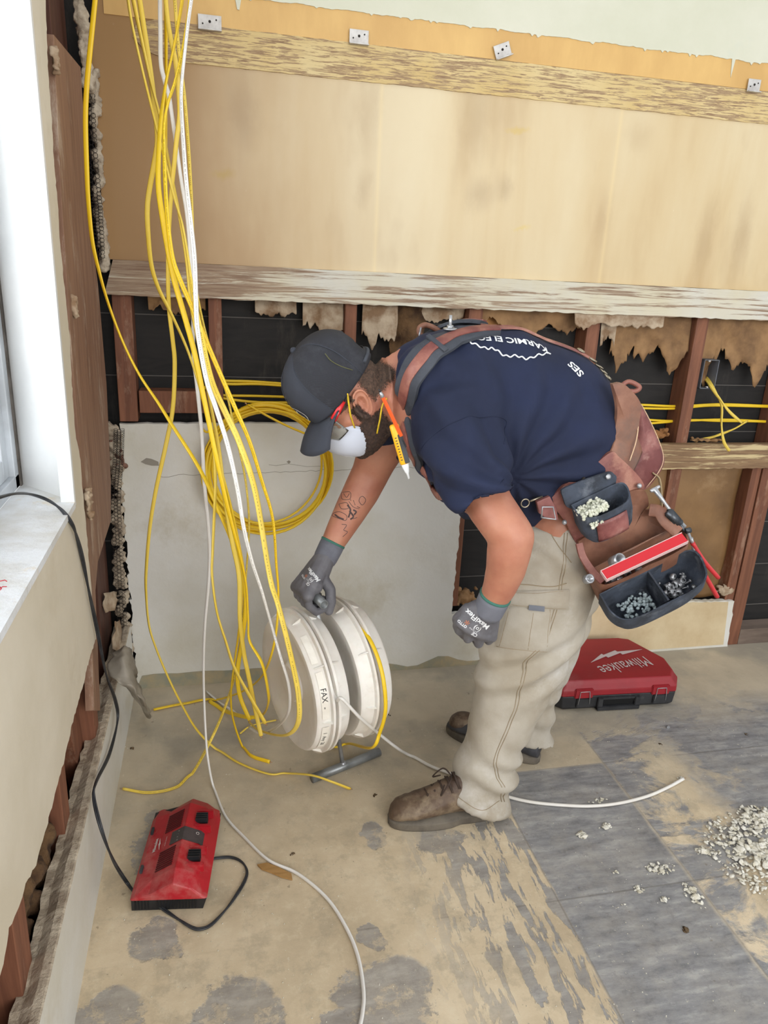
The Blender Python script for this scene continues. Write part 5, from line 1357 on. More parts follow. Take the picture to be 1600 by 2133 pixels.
# ---- trousers
Tr = MB()
Tr.loft([pr(1262, 800, 1096, 1070, .165), pr(1278, 850, 1094, 1082, .168), pr(1284, 920, 1086, 1096, .17), pr(1284, 990, 1072, 1120, .172), pr(1262, 1060, 1066, 1160, .168), pr(1232, 1110, 1070, 1190, .15)])
def leg(pairs, Y):
    r = []
    for p in pairs:
        yy = p[5] if len(p) > 5 else Y; r.append(pr(p[0], p[1], p[2], p[3], p[4], yy, e=2.15))
    return r
NL = leg([(1082, 1090, 1262, 1060, .095, 1.64), (1066, 1150, 1238, 1120, .10, 1.63), (1048, 1225, 1230, 1225, .098), (1018, 1300, 1206, 1315, .093), (1000, 1370, 1170, 1390, .086), (993, 1450, 1126, 1468, .080), (974, 1540, 1082, 1548, .074), (948, 1605, 1072, 1612, .076), (934, 1648, 1056, 1678, .078)], 1.60)
FLg = leg([(1120, 1100, 1290, 1060, .095, 1.79), (1110, 1170, 1262, 1150, .098, 1.80), (1095, 1260, 1232, 1262, .092), (1080, 1350, 1194, 1366, .084), (1066, 1440, 1152, 1450, .075), (1064, 1500, 1146, 1506, .072), (1062, 1532, 1150, 1538, .072)], 1.83)
for L_ in (NL, FLg):
    t = []
    c = sum(L_[-1], Vector())/len(L_[-1]); c0 = sum(L_[-2], Vector())/len(L_[-2]); d = (c0-c).normalized()
    t.append([c+(p-c)*.86 for p in L_[-1]]); t.append([c+(p-c)*.80+d*.03 for p in L_[-1]])
    Tr.loft(L_+t)
trousers = remesh(Tr, 'trousers', M_khaki, .006, 4)
kn = W(1020, 1385, 1.58)
def pant_fold(p, n):
    f = .006*noise.noise(Vector((p.x*10, p.y*10, p.z*7)))+.0015*noise.noise(p*30)
    low = max(0, min(1, (.34-p.z)/.26))
    f += low*.016*math.sin(p.z*62+p.x*26+3*noise.noise(p*7))*(.6+.6*noise.noise(p*4+Vector((4, 0, 0))))
    mid = math.exp(-((p.z-.50)/.10)**2)
    f += mid*.008*math.sin(p.z*70-p.x*34+2*noise.noise(p*6))
    hip = math.exp(-((p.z-.80)/.10)**2); f += hip*.005*math.sin((p.z+p.x)*60+2*noise.noise(p*8))
    return f
displace(trousers, pant_fold); at(trousers, person)
tt = bvh(trousers)
# outer seam with stitching, cargo pocket, flap, front pocket
for dx in (0, 6):
    seam_line([(1176+dx, 1110), (1172+dx, 1180), (1160+dx, 1250), (1135+dx, 1330), (1100+dx, 1370), (1085+dx, 1420), (1070+dx, 1480), (1045+dx, 1540), (1028+dx, 1590), (1040+dx, 1630), (1045+dx, 1670)], tt, .0010, 'side_seam', M_kstitch, trousers)
def patch(name, pxs, tree, m, parent, off, th, nu=14, nv=10):
    """pxs: four corners in the photo (TL, TR, BR, BL) laid on a surface with thickness"""
    (a, b, c, d) = [Vector((*p, 0)) for p in pxs]; vs = []; fs = []; ns = []
    for j in range(nv+1):
        for i in range(nu+1):
            u, v = i/nu, j/nv; q = (a*(1-u)+b*u)*(1-v)+(d*(1-u)+c*u)*v; p, n_ = on_surf(q.x, q.y, tree, 0)
            e = 0 if i in (0, nu) or j in (0, nv) else 1; vs.append(p+n_*(off+th*e)); ns.append(n_)
    for j in range(nv):
        for i in range(nu): k = j*(nu+1)+i; fs.append((k, k+1, k+nu+2, k+nu+1))
    o = MB().add(vs, fs).build(name, m, fix=False); o.parent = parent; return o
pk = patch('cargo_pocket', [(1058, 1262), (1150, 1268), (1142, 1360), (1030, 1348)], tt, M_khaki, trousers, .0005, .004)
fl = patch('pocket_flap', [(1060, 1232), (1186, 1228), (1184, 1270), (1058, 1262)], tt, M_khaki, trousers, .003, .0045, 16, 6)
pt = bvh(pk); ft = bvh(fl)
for L_ in ([(1062, 1266), (1040, 1346)], [(1034, 1346), (1085, 1356), (1140, 1358)], [(1146, 1270), (1138, 1354)], [(1112, 1268), (1100, 1354)]):
    seam_line([L_[0]]+[((a[0]+b[0])/2, (a[1]+b[1])/2) for a, b in zip(L_, L_[1:])]+[L_[-1]], pt, .0009, 'stitch_line', M_kstitch, pk)
seam_line([(1062, 1258), (1100, 1263), (1140, 1267), (1180, 1268)], ft, .0009, 'stitch_line', M_kstitch, fl)
seam_line([(1064, 1236), (1120, 1236), (1182, 1232)], ft, .0009, 'stitch_line', M_kstitch, fl)
lb = patch('brand_label', [(1102, 1258), (1134, 1261), (1133, 1272), (1101, 1269)], tt, mat('grey_blue_label', (112, 116, 126), .7), fl, .0085, .001, 4, 3)
seam_line([(1140, 1082), (1144, 1105), (1165, 1140), (1190, 1172)], tt, .0012, 'front_pocket_edge', M_kstitch, trousers)
seam_line([(1062, 1216), (1100, 1218), (1150, 1222), (1180, 1215)], tt, .0012, 'stitch_line', M_kstitch, trousers)
for (pxs) in ([(936, 1640), (965, 1668), (1005, 1688), (1040, 1668)],):
    seam_line(pxs, tt, .0009, 'hem_stitch', M_kstitch, trousers)

# ---- boots
def boot(name, heel, toe, m, m2, lab, ankle, zs=1., sh=.165):
    d = (toe-heel); L = d.length; M = frame(heel, d, Vector((0, 0, 1)).cross(d)*1)    # x toward the toe, z up
    root = at(empty(name, heel), person); root.location = heel; root.matrix_parent_inverse = Matrix.Translation(person.location).inverted(); root['label'] = lab
    S_ = [(0, .030, .10, .030), (.03, .036, .12*(1 if zs == 1 else .8), .035), (.10, .038, .14*(1 if zs == 1 else .8), .036), (.15, .040, .134, .038), (.20, .044, .112, .046), (.24, .048, .090, .050), (.28, .048, .078, .050), (.31, .042, .068, .044), (.328, .028, .052, .030), (.336, .012, .036, .012)]
    rings = []
    k = L/.335
    for x, w, h, wt in S_:
        x *= k
        rings.append([Vector((x, w*cos(a)*(1 if sin(a) < .3 else .92), max(0, .022+(h*zs-.022)*(.5+.5*sin(a)) if sin(a) > -1.1 else 0))) for a in [2*pi*j/28 for j in range(28)]])
    mb = MB(); mb.loft(rings, True, M)
    # shaft
    for s_ in (0,):
        mb.loft([ell(Vector((.055*k, 0, .07)), Vector((.055, 0, 0)), Vector((0, .038, 0)), 24), ell(Vector((.06*k, 0, min(.12, sh-.01))), Vector((.056, 0, 0)), Vector((0, .040, 0)), 24), ell(Vector((.058*k, 0, sh)), Vector((.052, 0, 0)), Vector((0, .040, 0)), 24)], True, M)
    mb.capsule(M @ Vector((.115*k, 0, .125 if zs == 1 else .085)), M @ Vector((.215*k, 0, .084*zs)), .022, .024)
    up = remesh(mb, 'upper', m, .004, 3); displace(up, lambda p, n: .0025*noise.noise(p*35)+.001*noise.noise(p*90)); at(up, root)
    sr = []
    for z, g in ((0, .0), (.004, .003), (.020, .004), (.026, .002)):
        r_ = []
        for j in range(36):
            t = 2*pi*j/36; x = L/2+(L/2+g)*cos(t); w = (.042 if cos(t) < 0 else .050)*(abs(sin(t))**.75)*(1 if sin(t) > 0 else -1)*(1-.12*math.exp(-((x/L-.42)/.14)**2)); r_.append(Vector((x, w*(1+g*8), z)))
        sr.append(r_)
    at(MB().loft(sr, True, M).build('sole', M_sole), root)
    mb = MB()
    for i in range(5):
        x = (.150+.019*i)*k; z = .137-.0112*i
        mb.tube([M @ Vector((x-.004, -.030, z-.022)), M @ Vector((x+.004, -.012, z+.0005)), M @ Vector((x+.008, .012, z+.0005)), M @ Vector((x, .030, z-.022))], .0024, 6)
        mb.tube([M @ Vector((x-.004, .030, z-.022)), M @ Vector((x+.006, .012, z+.001)), M @ Vector((x+.010, -.012, z+.001)), M @ Vector((x, -.030, z-.022))], .0024, 6)
    for s_ in (-1, 1): mb.tube(catmull([M @ Vector((.165*k, 0, .138)), M @ Vector((.18*k, s_*.03, .140)), M @ Vector((.205*k, s_*.040, .108)), M @ Vector((.19*k, s_*.020, .126))], 5), .0022, 6)
    at(mb.build('laces', M_lace), root)
    mb = MB(); 
    if m2: at(MB().sphere(M @ Vector((L-.052, 0, .046)), .048, sc=(1, .9, .7)).build('toe_cap', m2), root)
    return root
hn = Vector((.765, 1.592, 0)); tn = Vector((.432, 1.590, 0))
boot('work_boot', hn, tn, M_boot, None, 'dusty brown laced work boot, nearer foot', None)
boot('work_boot', Vector((.955, 1.775, 0)), Vector((.722, 1.985, 0)), M_boot2, M_boot, 'dark work boot with scuffed brown toe, farther foot', None, .82, .10)

# ---- gloves
def glove(name, wrist, wr_dir, mcps, chains, thumb, cuff_r, m, lab, palmfill):
    mb = MB()
    for k in mcps: mb.capsule(wrist, k, .027, .0165, 14)
    for a, b in zip(mcps, mcps[1:]): mb.capsule(a, b, .017, .017, 12)
    for a, ra, b, rb in palmfill: mb.capsule(a, b, ra, rb, 14)
    for c, r in chains:
        for i in range(len(c)-1): mb.capsule(c[i], c[i+1], r*(1-.06*i), r*(1-.06*(i+1)), 14)
    for i in range(len(thumb)-1): mb.capsule(thumb[i], thumb[i+1], .0165-.0015*i, .015-.0015*i, 14)
    mb.capsule(wrist, wrist-wr_dir*.035, .030, cuff_r, 20)
    o = remesh(mb, name, m, .0022, 3); displace(o, lambda p, n: .0006*noise.noise(p*90)); at(o, person); o['label'] = lab
    return o
# right glove (far hand) closed over the handle
hc = hand+hm*-.008; up = Vector((0, 0, 1)); nL = (-nx); nL.z = 0; nL.normalize()
hu = (up-hm*up.dot(hm)).normalized()
wr = farA[-1][0]
def hp(a, l, u): return hc+hm*a+nL*l+hu*u
mc = [hp(a, .036, .026+.004*abs(i-1)*-1) for i, a in enumerate((.036, .012, -.012, -.034))]
ch = []
for i, a in enumerate((.036, .012, -.012, -.034)):
    r = (.0118, .0122, .0118, .0108)[i]
    ch.append(([mc[i], hp(a+.002, .034, -.006-.002*(i == 1)), hp(a+.003, .012, -.028), hp(a+.002, -.012, -.024), hp(a, -.020, -.008)], r))
th = [hp(.0, -.022, .050), hp(.022, -.036, .020), hp(.034, -.034, -.012), hp(.038, -.026, -.034)]
g1 = glove('glove', wr, (farA[-2][0]-farA[-1][0]).normalized()*-1, mc, ch, th, .030, M_glovec, 'grey work glove gripping the stand handle',
           [(wr, .028, hp(.0, .004, .044), .028), (hp(.02, .010, .040), .024, hp(-.02, .014, .034), .024), (wr, .026, hp(.0, -.020, .050), .020)])
cd_ = (farA[-2][0]-farA[-1][0]).normalized()
def cuff(axis_pt, d, r, par, m=M_glove):
    u = d.cross(Vector((0, 1, 0))).normalized(); v = d.cross(u)
    o = MB().loft([ell(axis_pt+d*x, u*rr, v*rr, 32) for x, rr in ((-.012, r-.001), (.0, r+.001), (.03, r+.0022), (.042, r+.002), (.043, r-.003))], True).build('knit_cuff', m); o.parent = par
    o = MB().loft([ell(axis_pt+d*x, u*rr, v*rr, 32) for x, rr in ((.040, r+.001), (.041, r+.003), (.046, r+.003), (.047, r-.002))], True).build('cuff_hem', M_cuff); o.parent = par
cuff(wr+cd_*-.012, cd_, .0315, g1)
# left glove: relaxed fist resting on the thigh
nw = nearA[-1][0]; dn = (nearA[-1][0]-nearA[-3][0]).normalized()
k4 = [W(1022, 1325, 1.475), W(1000, 1318, 1.462), W(978, 1308, 1.462), W(962, 1296, 1.472)]
k5 = [W(1018, 1334, 1.492), W(997, 1340, 1.480), W(975, 1330, 1.480), W(957, 1314, 1.488)]
ch = []
for i in range(4):
    a, b = k4[i], k5[i]; back = Vector((.004, .030, .010)); ch.append(([a, b, b+Vector((.0, .022, .002)), b+Vector((.006, .030, .026)), b+Vector((.010, .018, .036))], (.0125, .0132, .0128, .0115)[i]))
tb = [W(975, 1270, 1.475), W(955, 1290, 1.490), W(958, 1312, 1.502), W(972, 1326, 1.506)]
g2 = glove('glove', nw, dn, k4, ch, tb, .033, M_glovec, 'grey printed work glove, fist resting on the thigh',
           [(nw, .032, W(1000, 1292, 1.468), .028), (W(985, 1285, 1.47), .024, W(1008, 1305, 1.47), .024), (nw, .028, W(975, 1275, 1.475), .020)])
cn = (nearA[-3][0]-nearA[-1][0]).normalized(); cuff(nw+cn*-.014, cn, .0345, g2)
def glove_print(g, c_px, ang, s=1., mirror=False):
    t = bvh(g)
    def pos(px, py): return on_surf(px, py, t, 0)
    c, n_ = pos(*c_px)
    n_ = (n_*.4-CF*.6).normalized()
    x = CR*cos(ang)+CU*sin(ang); x = (x-n_*x.dot(n_)).normalized(); y = n_.cross(x)
    M = Matrix((x, y, n_)).transposed().to_4x4(); M.translation = c
    def put(txt, size, dx, dy, m=M_white, name='print_lettering', **k):
        me = text_mesh(txt, size*s, **k)
        for v in me.vertices: v.co.x += dx*s; v.co.y += dy*s
        project_mesh(me, M, t, -n_, .0008); o = newobj(name, me, m, None, False); o.parent = g
    put('MaxiFlex', .0165, 0, -.004, offset=.0004)
    put('CE', .011, -.016, .026, offset=.0003); put('OTTO', .008, .018, .024, offset=.0003)
    put('(o)', .014, -.012, .012, offset=.0003); put('=====', .007, -.008, .0195)
    put('*', .026, .012, .010, m=mat('orange_print', (214, 132, 96), .7), name='print_symbol')
glove_print(g2, (992, 1294), radians(180-38), 1.1)
glove_print(g1, (650, 1198), radians(180-48), .85)

# tattoo on the far forearm: thin dark ink lines on the skin
bt = bvh(body)
M_inkt = mat('faded_tattoo_ink', (82, 66, 66), .6)
def ink(pxs, r=.0009, closed=False):
    if len(pxs) > 2: pxs = [(q.x, q.y) for q in catmull([Vector((*p, 0)) for p in pxs], 4)]
    return [on_surf(x, y, bt, .0001)[0] for x, y in pxs]
mb = MB()
for L_ in ([(712, 1026), (727, 1024), (731, 1030), (728, 1040), (714, 1040), (711, 1033), (712, 1026)], [(716, 1028), (722, 1036), (728, 1028)],
           [(706, 1050), (722, 1047), (727, 1058), (712, 1060), (706, 1050)], [(696, 1068), (708, 1066), (722, 1074), (720, 1084), (706, 1080), (692, 1074), (696, 1068)],
           [(750, 1036), (756, 1034), (762, 1042), (755, 1052), (748, 1044), (750, 1036)], [(727, 1045), (736, 1056), (748, 1060)], [(736, 1042), (740, 1052)], [(742, 1066), (734, 1080), (744, 1078)],
           [(712, 1092), (722, 1094), (716, 1104), (724, 1108), (714, 1118)], [(730, 1040), (731, 1043)], [(744, 1055), (750, 1058)]):
    mb.tube(ink(L_), .0008, 5)
for L_ in ([(724, 1052), (730, 1062), (726, 1078)], [(736, 1062), (742, 1066), (738, 1072)], [(698, 1072), (706, 1078), (716, 1082)], [(728, 1064), (736, 1076), (730, 1082)]):
    mb.tube(ink(L_), .0022, 6)
o = mb.build('tattoo', M_inkt); at(o, person)
# ================================================================ tool belt rig
belt = tag(empty('tool_belt', (1.0, 1.6, 1.0)), 'brown leather tool belt with shoulder straps and hanging pouches, worn by the worker', 'tool belt')
def band(name, P, N, w, th, m, parent=None, bev=True):
    """strip: points P with outward normals N, widths w"""
    rings = []
    for i, p in enumerate(P):
        t = (P[min(i+1, len(P)-1)]-P[max(i-1, 0)]).normalized(); n_ = (N[i]-t*N[i].dot(t)).normalized(); s = t.cross(n_)
        ww = w[i] if isinstance(w, list) else w
        rings.append([p-s*ww/2, p-s*ww/2+n_*th*.7, p-s*ww*.42+n_*th, p+s*ww*.42+n_*th, p+s*ww/2+n_*th*.7, p+s*ww/2])
    o = MB().loft(rings).build(name, m, fix=True); sharp(o, 50); return at(o, parent or belt)
def surf_path(pxs, tree, n=6, off=.002, Y=1.6):
    P = []; N = []
    for x, y in [(q.x, q.y) for q in catmull([Vector((a, b, 0)) for a, b in pxs], n)]:
        p, n_ = on_surf(x, y, tree, off, Y); P.append(p); N.append(n_)
    # smooth
    for _ in range(3):
        P = [P[0]]+[(P[i-1]+P[i]*2+P[i+1])/4 for i in range(1, len(P)-1)]+[P[-1]]
        N = [N[0]]+[((N[i-1]+N[i]*2+N[i+1])/4).normalized() for i in range(1, len(N)-1)]+[N[-1]]
    return P, N
# near padded shoulder strap
path = [(1035, 694), (990, 696), (950, 706), (910, 725), (878, 752), (856, 790), (846, 835), (848, 880), (856, 920), (872, 960)]
P, N = surf_path(path, st_, 6, .002)
band('shoulder_pad', P, N, [.030+.034*min(1, i/10) if i < 10 else .064 for i in range(len(P))], .011, M_pad)
band('strap_leather', [p+n_*.0112 for p, n_ in zip(P, N)], N, .026, .0035, M_leath)
i0 = int(len(P)*.34)
band('strap_loop', [P[i0]+N[i0]*.0120+(P[i0+1]-P[i0]).cross(N[i0]).normalized()*s for s in (-.032, -.016, 0, .016, .032)], [N[i0]]*5, .012, .004, M_pad)
P2, N2 = surf_path([(872, 955), (888, 990), (905, 1020), (925, 1052), (945, 1075), (985, 1086), (1050, 1092)], st_, 6, .002)
band('strap_leather', P2, N2, .020, .004, M_leath)
# far strap over the other shoulder, from nearest points of the shirt
def near_path(pts, off=.003):
    P = []; N = []
    for p in catmull(pts, 6):
        h = st_.find_nearest(p); n_ = (p-h[0]).normalized() if (p-h[0]).length > .003 else h[1]
        if n_.dot(h[1]) < 0: n_ = h[1]
        P.append(h[0]+h[1]*off); N.append(h[1])
    for _ in range(3):
        P = [P[0]]+[(P[i-1]+P[i]*2+P[i+1])/4 for i in range(1, len(P)-1)]+[P[-1]]
        N = [N[0]]+[((N[i-1]+N[i]*2+N[i+1])/4).normalized() for i in range(1, len(N)-1)]+[N[-1]]
    return P, N
P3, N3 = near_path([W(1010, 672, 1.74), W(960, 672, 1.78), W(905, 690, 1.83), W(865, 715, 1.86), W(850, 770, 1.86), W(840, 830, 1.84)])
band('shoulder_pad', P3, N3, .055, .010, M_pad); band('strap_leather', [p+n_*.0102 for p, n_ in zip(P3, N3)], N3, .024, .0035, M_leath)
# loop with ring at the nape, bolt through the strap
a = P[14]; 
lp = W(905, 693, 1.78)
at(MB().tube(catmull([W(893, 706, 1.79), W(876, 698, 1.79), W(874, 684, 1.79), W(886, 677, 1.79), W(902, 682, 1.79), W(915, 690, 1.79)], 6), .007, 10).build('leather_loop', M_leath2), belt)
at(MB().tube([W(877, 682, 1.775), W(872, 706, 1.77)], .0022, 8).build('wire_bail', M_steel), belt)
bp_, bn = on_surf(938, 700, st_, .012)
bn = (bn*.3+Vector((0, 0, 1))).normalized(); bp_ = bp_+Vector((0, 0, .004))
at(MB().tube([bp_, bp_+bn*.003], .016, 24).build('washer', M_steel), belt)
at(MB().tube([bp_+bn*.003, bp_+bn*.009], .008, 6).tube([bp_+bn*.003, bp_+bn*.032], .0038, 12).build('bolt', M_steel), belt)
# two back straps, buckles and chain down to the belt
for k, (yo, w_) in enumerate(((0, .014), (.05, .014))):
    pts = [W(1000, 690, 1.70+yo), W(1050, 692, 1.69+yo), W(1110, 706, 1.69+yo), W(1160, 725, 1.68+yo), W(1205, 752, 1.67+yo), W(1228, 770, 1.66+yo)]
    PP, NN = near_path([p+Vector((0, 0, .03)) for p in pts], .003)
    band('back_strap', PP, NN, w_, .005, M_leath)
    e, nn = PP[-1], NN[-1]; td = (PP[-1]-PP[-4]).normalized(); sd = td.cross(nn)
    mb = MB()
    def ringat(c, rx, ry, r=.0018):
        mb.tube([c+td*(rx*cos(t))+sd*(ry*sin(t)) for t in [2*pi*i/20 for i in range(21)]], r, 6, cap=False)
    ringat(e+td*.006+nn*.003, .011, .011); ringat(e-td*.03+nn*.006, .009, .010)
    c = e+td*.018
    for i in range(6):
        c2 = c+td*.0085; h = st_.find_nearest(c2); c2 = h[0]+h[1]*.004
        ringat(c2, .007, .004, .0014) if i % 2 == 0 else mb.tube([c2-td*.006+h[1]*.003, c2+td*.006+h[1]*.003], .0016, 6)
        c = c2; td = (td*.6+(h[1].cross(sd)*-1 if h[1].cross(sd).dot(td) < 0 else h[1].cross(sd))*.4).normalized()
    at(mb.build('chain', M_chain), belt)
# waist band around the hips
cw = [((1288, 838), (1106, 1090)), ((1322, 862), (1128, 1112))]
def hip_ring(a, b, w, n=56): return pr(a[0], a[1], b[0], b[1], w, yc, n)
r0 = hip_ring((1262, 790), (1096, 1084), .188); r1_ = hip_ring((1322, 846), (1118, 1112), .190); 
rm = [(a+b)/2+((a+b)/2-(sum(r0, Vector())+sum(r1_, Vector()))/112).normalized()*.004 for a, b in zip(r0, r1_)]
vs = r0+rm+r1_; n = 56; fs = [(j*n+i, j*n+(i+1) % n, (j+1)*n+(i+1) % n, (j+1)*n+i) for j in range(2) for i in range(n) if cos(2*pi*(i+.5)/n) > -.12]
o = at(MB().add(vs, fs).build('waist_band', M_leath2, fix=False), belt); q = o.modifiers.new('s', 'SOLIDIFY'); q.thickness = .005; q.offset = 1; q = o.modifiers.new('b', 'SUBSURF'); q.levels = q.render_levels = 1
at(MB().tube(catmull([W(1328, 836, 1.60), W(1330, 880, 1.56), W(1325, 920, 1.545), (W(1312, 960, 1.535))], 6), .0013, 6).build('stitch_line', mat('cream_thread', (214, 184, 150), .8)), belt)
at(MB().tube(catmull([W(1292, 805, 1.66), W(1310, 795, 1.66), W(1332, 806, 1.65), W(1322, 815, 1.65), W(1298, 812, 1.655)], 6), .006, 8).build('belt_keeper', M_leath), belt)
# clip and ring at the front of the belt
mb = MB(); c = W(1094, 1048, 1.525)
mb.tube([c+Vector((.010*cos(t), 0, .010*sin(t))) for t in [2*pi*i/20 for i in range(21)]], .0018, 6, cap=False)
mb.tube([W(1104, 1044, 1.525), W(1130, 1034, 1.53)], .0025, 6)
at(mb.build('clip_ring', M_chain), belt)
mb = MB(); mb.tube([W(1128, 1078, 1.50), W(1130, 1056, 1.50), W(1152, 1056, 1.50), W(1158, 1082, 1.50), W(1128, 1078, 1.50)], .0022, 8)
at(mb.build('buckle', M_steel), belt)
at(MB().poly([W(*p, 1.515) for p in ((1118, 1046), (1146, 1034), (1160, 1060), (1164, 1084), (1138, 1080), (1124, 1070))], (0, .012, 0)).build('belt_tongue', M_leathd, bevel=.002, smooth=False), belt)

# rear maroon pouch hanging behind the hip
def slab(name, pxs, Y0, m, th=.010, parent=None, bulge=.0, bev=.002, ytilt=0):
    """leather panel: outline from the photo at its own depth, given thickness and a soft bulge"""
    P = catmull([Vector((*p, 0)) for p in pxs+[pxs[0]]], 5)[:-1]; c = sum(P, Vector())/len(P)
    def w3(q): return W(q.x, q.y, Y0+ytilt*(q.x-c.x)/300)
    rings_f = [[w3(c+(q-c)*s)+Vector((0, -bulge*(1-s*s), 0)) for q in P] for s in (1, .85, .6, .3, .05)]
    rings_b = [[w3(c+(q-c)*s)+Vector((0, th, 0)) for q in P] for s in (.05, .6, 1)]
    o = MB().loft(list(reversed(rings_f))+list(reversed(rings_b)) if False else rings_b[:]+rings_f[:], True).build(name, m)
    sharp(o, 40); return at(o, parent or belt)
slab('rear_pouch', [(1332, 838), (1350, 870), (1370, 915), (1384, 950), (1380, 975), (1362, 1002), (1347, 1018), (1322, 1024), (1300, 1000), (1312, 960), (1324, 915), (1328, 870)], 1.57, M_leathd, .03, bulge=.012)
slab('rear_pouch', [(1276, 800), (1300, 800), (1334, 838), (1332, 880), (1326, 920), (1300, 965), (1262, 940), (1280, 900), (1286, 850)], 1.555, M_leath2, .012, bulge=.008)
at(MB().tube(catmull([W(1336, 842, 1.565), W(1352, 872, 1.563), W(1372, 916, 1.562), (W(1382, 952, 1.562)), W(1374, 980, 1.562), W(1346, 1016, 1.562)], 5), .001, 6).build('stitch_line', mat('cream_thread', (214, 184, 150), .8)), belt)
# hip flap
slab('hip_flap', [(1150, 1036), (1180, 1008), (1230, 975), (1273, 942), (1290, 952), (1318, 978), (1338, 1002), (1342, 1018), (1325, 1030), (1290, 1036), (1290, 1060), (1215, 1130), (1200, 1130), (1180, 1090), (1158, 1060)], 1.53, M_leath, .010, bulge=.010)
mb = MB()
for (x, y) in ((1216, 997),): mb.tube([W(x, y, 1.515), W(x, y, 1.53)], .0042, 12)
at(mb.build('punched_hole', M_hole), belt)
mb = MB()
for (x, y) in ((1332, 1012), (1176, 1088)): mb.tube([W(x, y, 1.512), W(x, y, 1.53)], .0058, 16)
at(mb.build('rivet', M_steel), belt)

# pouch frame: e1 along the width, e3 out of the bag, e2 down
e1 = Vector((.905, 0, .425)).normalized(); tl = radians(32)
e2_0 = Vector((.425, 0, -.905)).normalized(); e3_0 = Vector((0, -1, 0))
e3 = (cos(tl)*e3_0+sin(tl)*e2_0).normalized(); e2 = (cos(tl)*e2_0-sin(tl)*e3_0).normalized()
def Fm(o_, s=1): 
    M = Matrix((e1, e2, e3)).transposed().to_4x4(); M.translation = o_; return M
def open_bag(name, M, outline_top, depth, th, m, taper=.8, lean=0., parent=None, scoop=0.):
    """open-topped leather bag: outline in (e1,e3), extruded along e2, with wall thickness and floor"""
    P = catmull([Vector((x, z, 0)) for x, z in outline_top+[outline_top[0]]], 5)[:-1]; c = Vector((sum(p.x for p in P)/len(P), sum(p.y for p in P)/len(P), 0))
    zmax = max(p.y for p in P)
    def ring(s, d, ins, top=False):
        out = []
        for p in P:
            q = c+(p-c)*s; l = (q-c).length; q = c+(q-c)*max(.05, (l-ins)/l)
            y = d+(scoop*(p.y/zmax) if top else 0); out.append(Vector((q.x, y, q.y+lean*d)))
        return out
    R_ = [ring(1, 0, 0, True), ring(1.0, depth*.5, 0), ring((1+taper)/2, depth*.85, 0), ring(taper, depth, .004), ring(taper*.5, depth+.002, 0)]
    I_ = [ring(taper*.5, depth-.008, 0), ring(taper, depth-.010, .010), ring((1+taper)/2, depth*.8, th), ring(1.0, depth*.5, th), ring(1, .0015, th, True)]
    mb = MB(); mb.loft(list(reversed(R_))+list(reversed(I_))[0:0], False, M)
    mb.v = []; mb.f = []; mb.mi = []
    seq = list(reversed(R_))+[]; inn = list(reversed(I_))
    mb.loft(seq+inn, True, M); o = mb.build(name, m); sharp(o, 50); return at(o, parent or belt)
# back panel of the big pouch
slab('pouch_back_panel', [(1205, 1128), (1280, 1075), (1298, 1032), (1340, 1020), (1352, 1050), (1345, 1062), (1372, 1062), (1388, 1085), (1430, 1112), (1405, 1160), (1262, 1222), (1222, 1190)], 1.52, M_leath2, .008, bulge=-.012)
O1 = W(1330, 1152, 1.475)
bag1 = open_bag('main_pouch', Fm(O1), [(-.122, -.016), (-.122, .030), (-.08, .040), (0, .042), (.08, .040), (.118, .030), (.118, -.016), (0, -.020)], .13, .004, M_leath2, .85)
# side gussets rise to the flap
def strip(name, pts, w, th, m, par=None):
    P = catmull(pts, 6); return band(name, P, [(-CF)]*len(P), w, th, m, par)
strip('pouch_gusset', [W(1206, 1132, 1.50), W(1214, 1160, 1.485), W(1234, 1190, 1.465), W(1256, 1212, 1.44)], .018, .006, M_leath)
strip('pouch_gusset', [W(1352, 1062, 1.50), W(1372, 1066, 1.49), W(1385, 1085, 1.48), W(1412, 1110, 1.46)], .030, .006, M_leath2)
O2 = Fm(O1) @ Vector((.004, .020, .044))
bag2 = open_bag('front_pouch', Fm(O2), [(-.136, -.002), (-.137, .054), (-.108, .086), (-.01, .092), (.08, .086), (.114, .058), (.114, -.002), (0, -.004)], .095, .0045, M_suede, .72, scoop=.004)
Mf = Fm(O2)
mb = MB()
mb.loft([ell(Mf @ Vector((.0+.002*math.sin(t*3), .004+.0*t, .002+.078*t)), e2*.0, e1*.0, 4) for t in (0, 1)]) if False else None
dv_ = [Mf @ Vector(p) for p in ((-.008, .002, 0), (-.004, .004, .04), (-.010, .010, .082), (-.008, .085, .070), (-.004, .085, .0))]
mb.poly([Mf @ Vector((-.006, y, z)) for y, z in ((.0, 0), (.006, .045), (.010, .083), (.080, .060), (.085, .0))], e1*.005)
at(mb.build('divider', M_suede, smooth=False, bevel=.001), belt)
at(MB().tube([Mf @ Vector((.004, y, .088-.012*(y/.09)**2)) for y in (.01, .03, .05, .07, .088)], .0015, 6).build('front_seam', M_suede), belt)
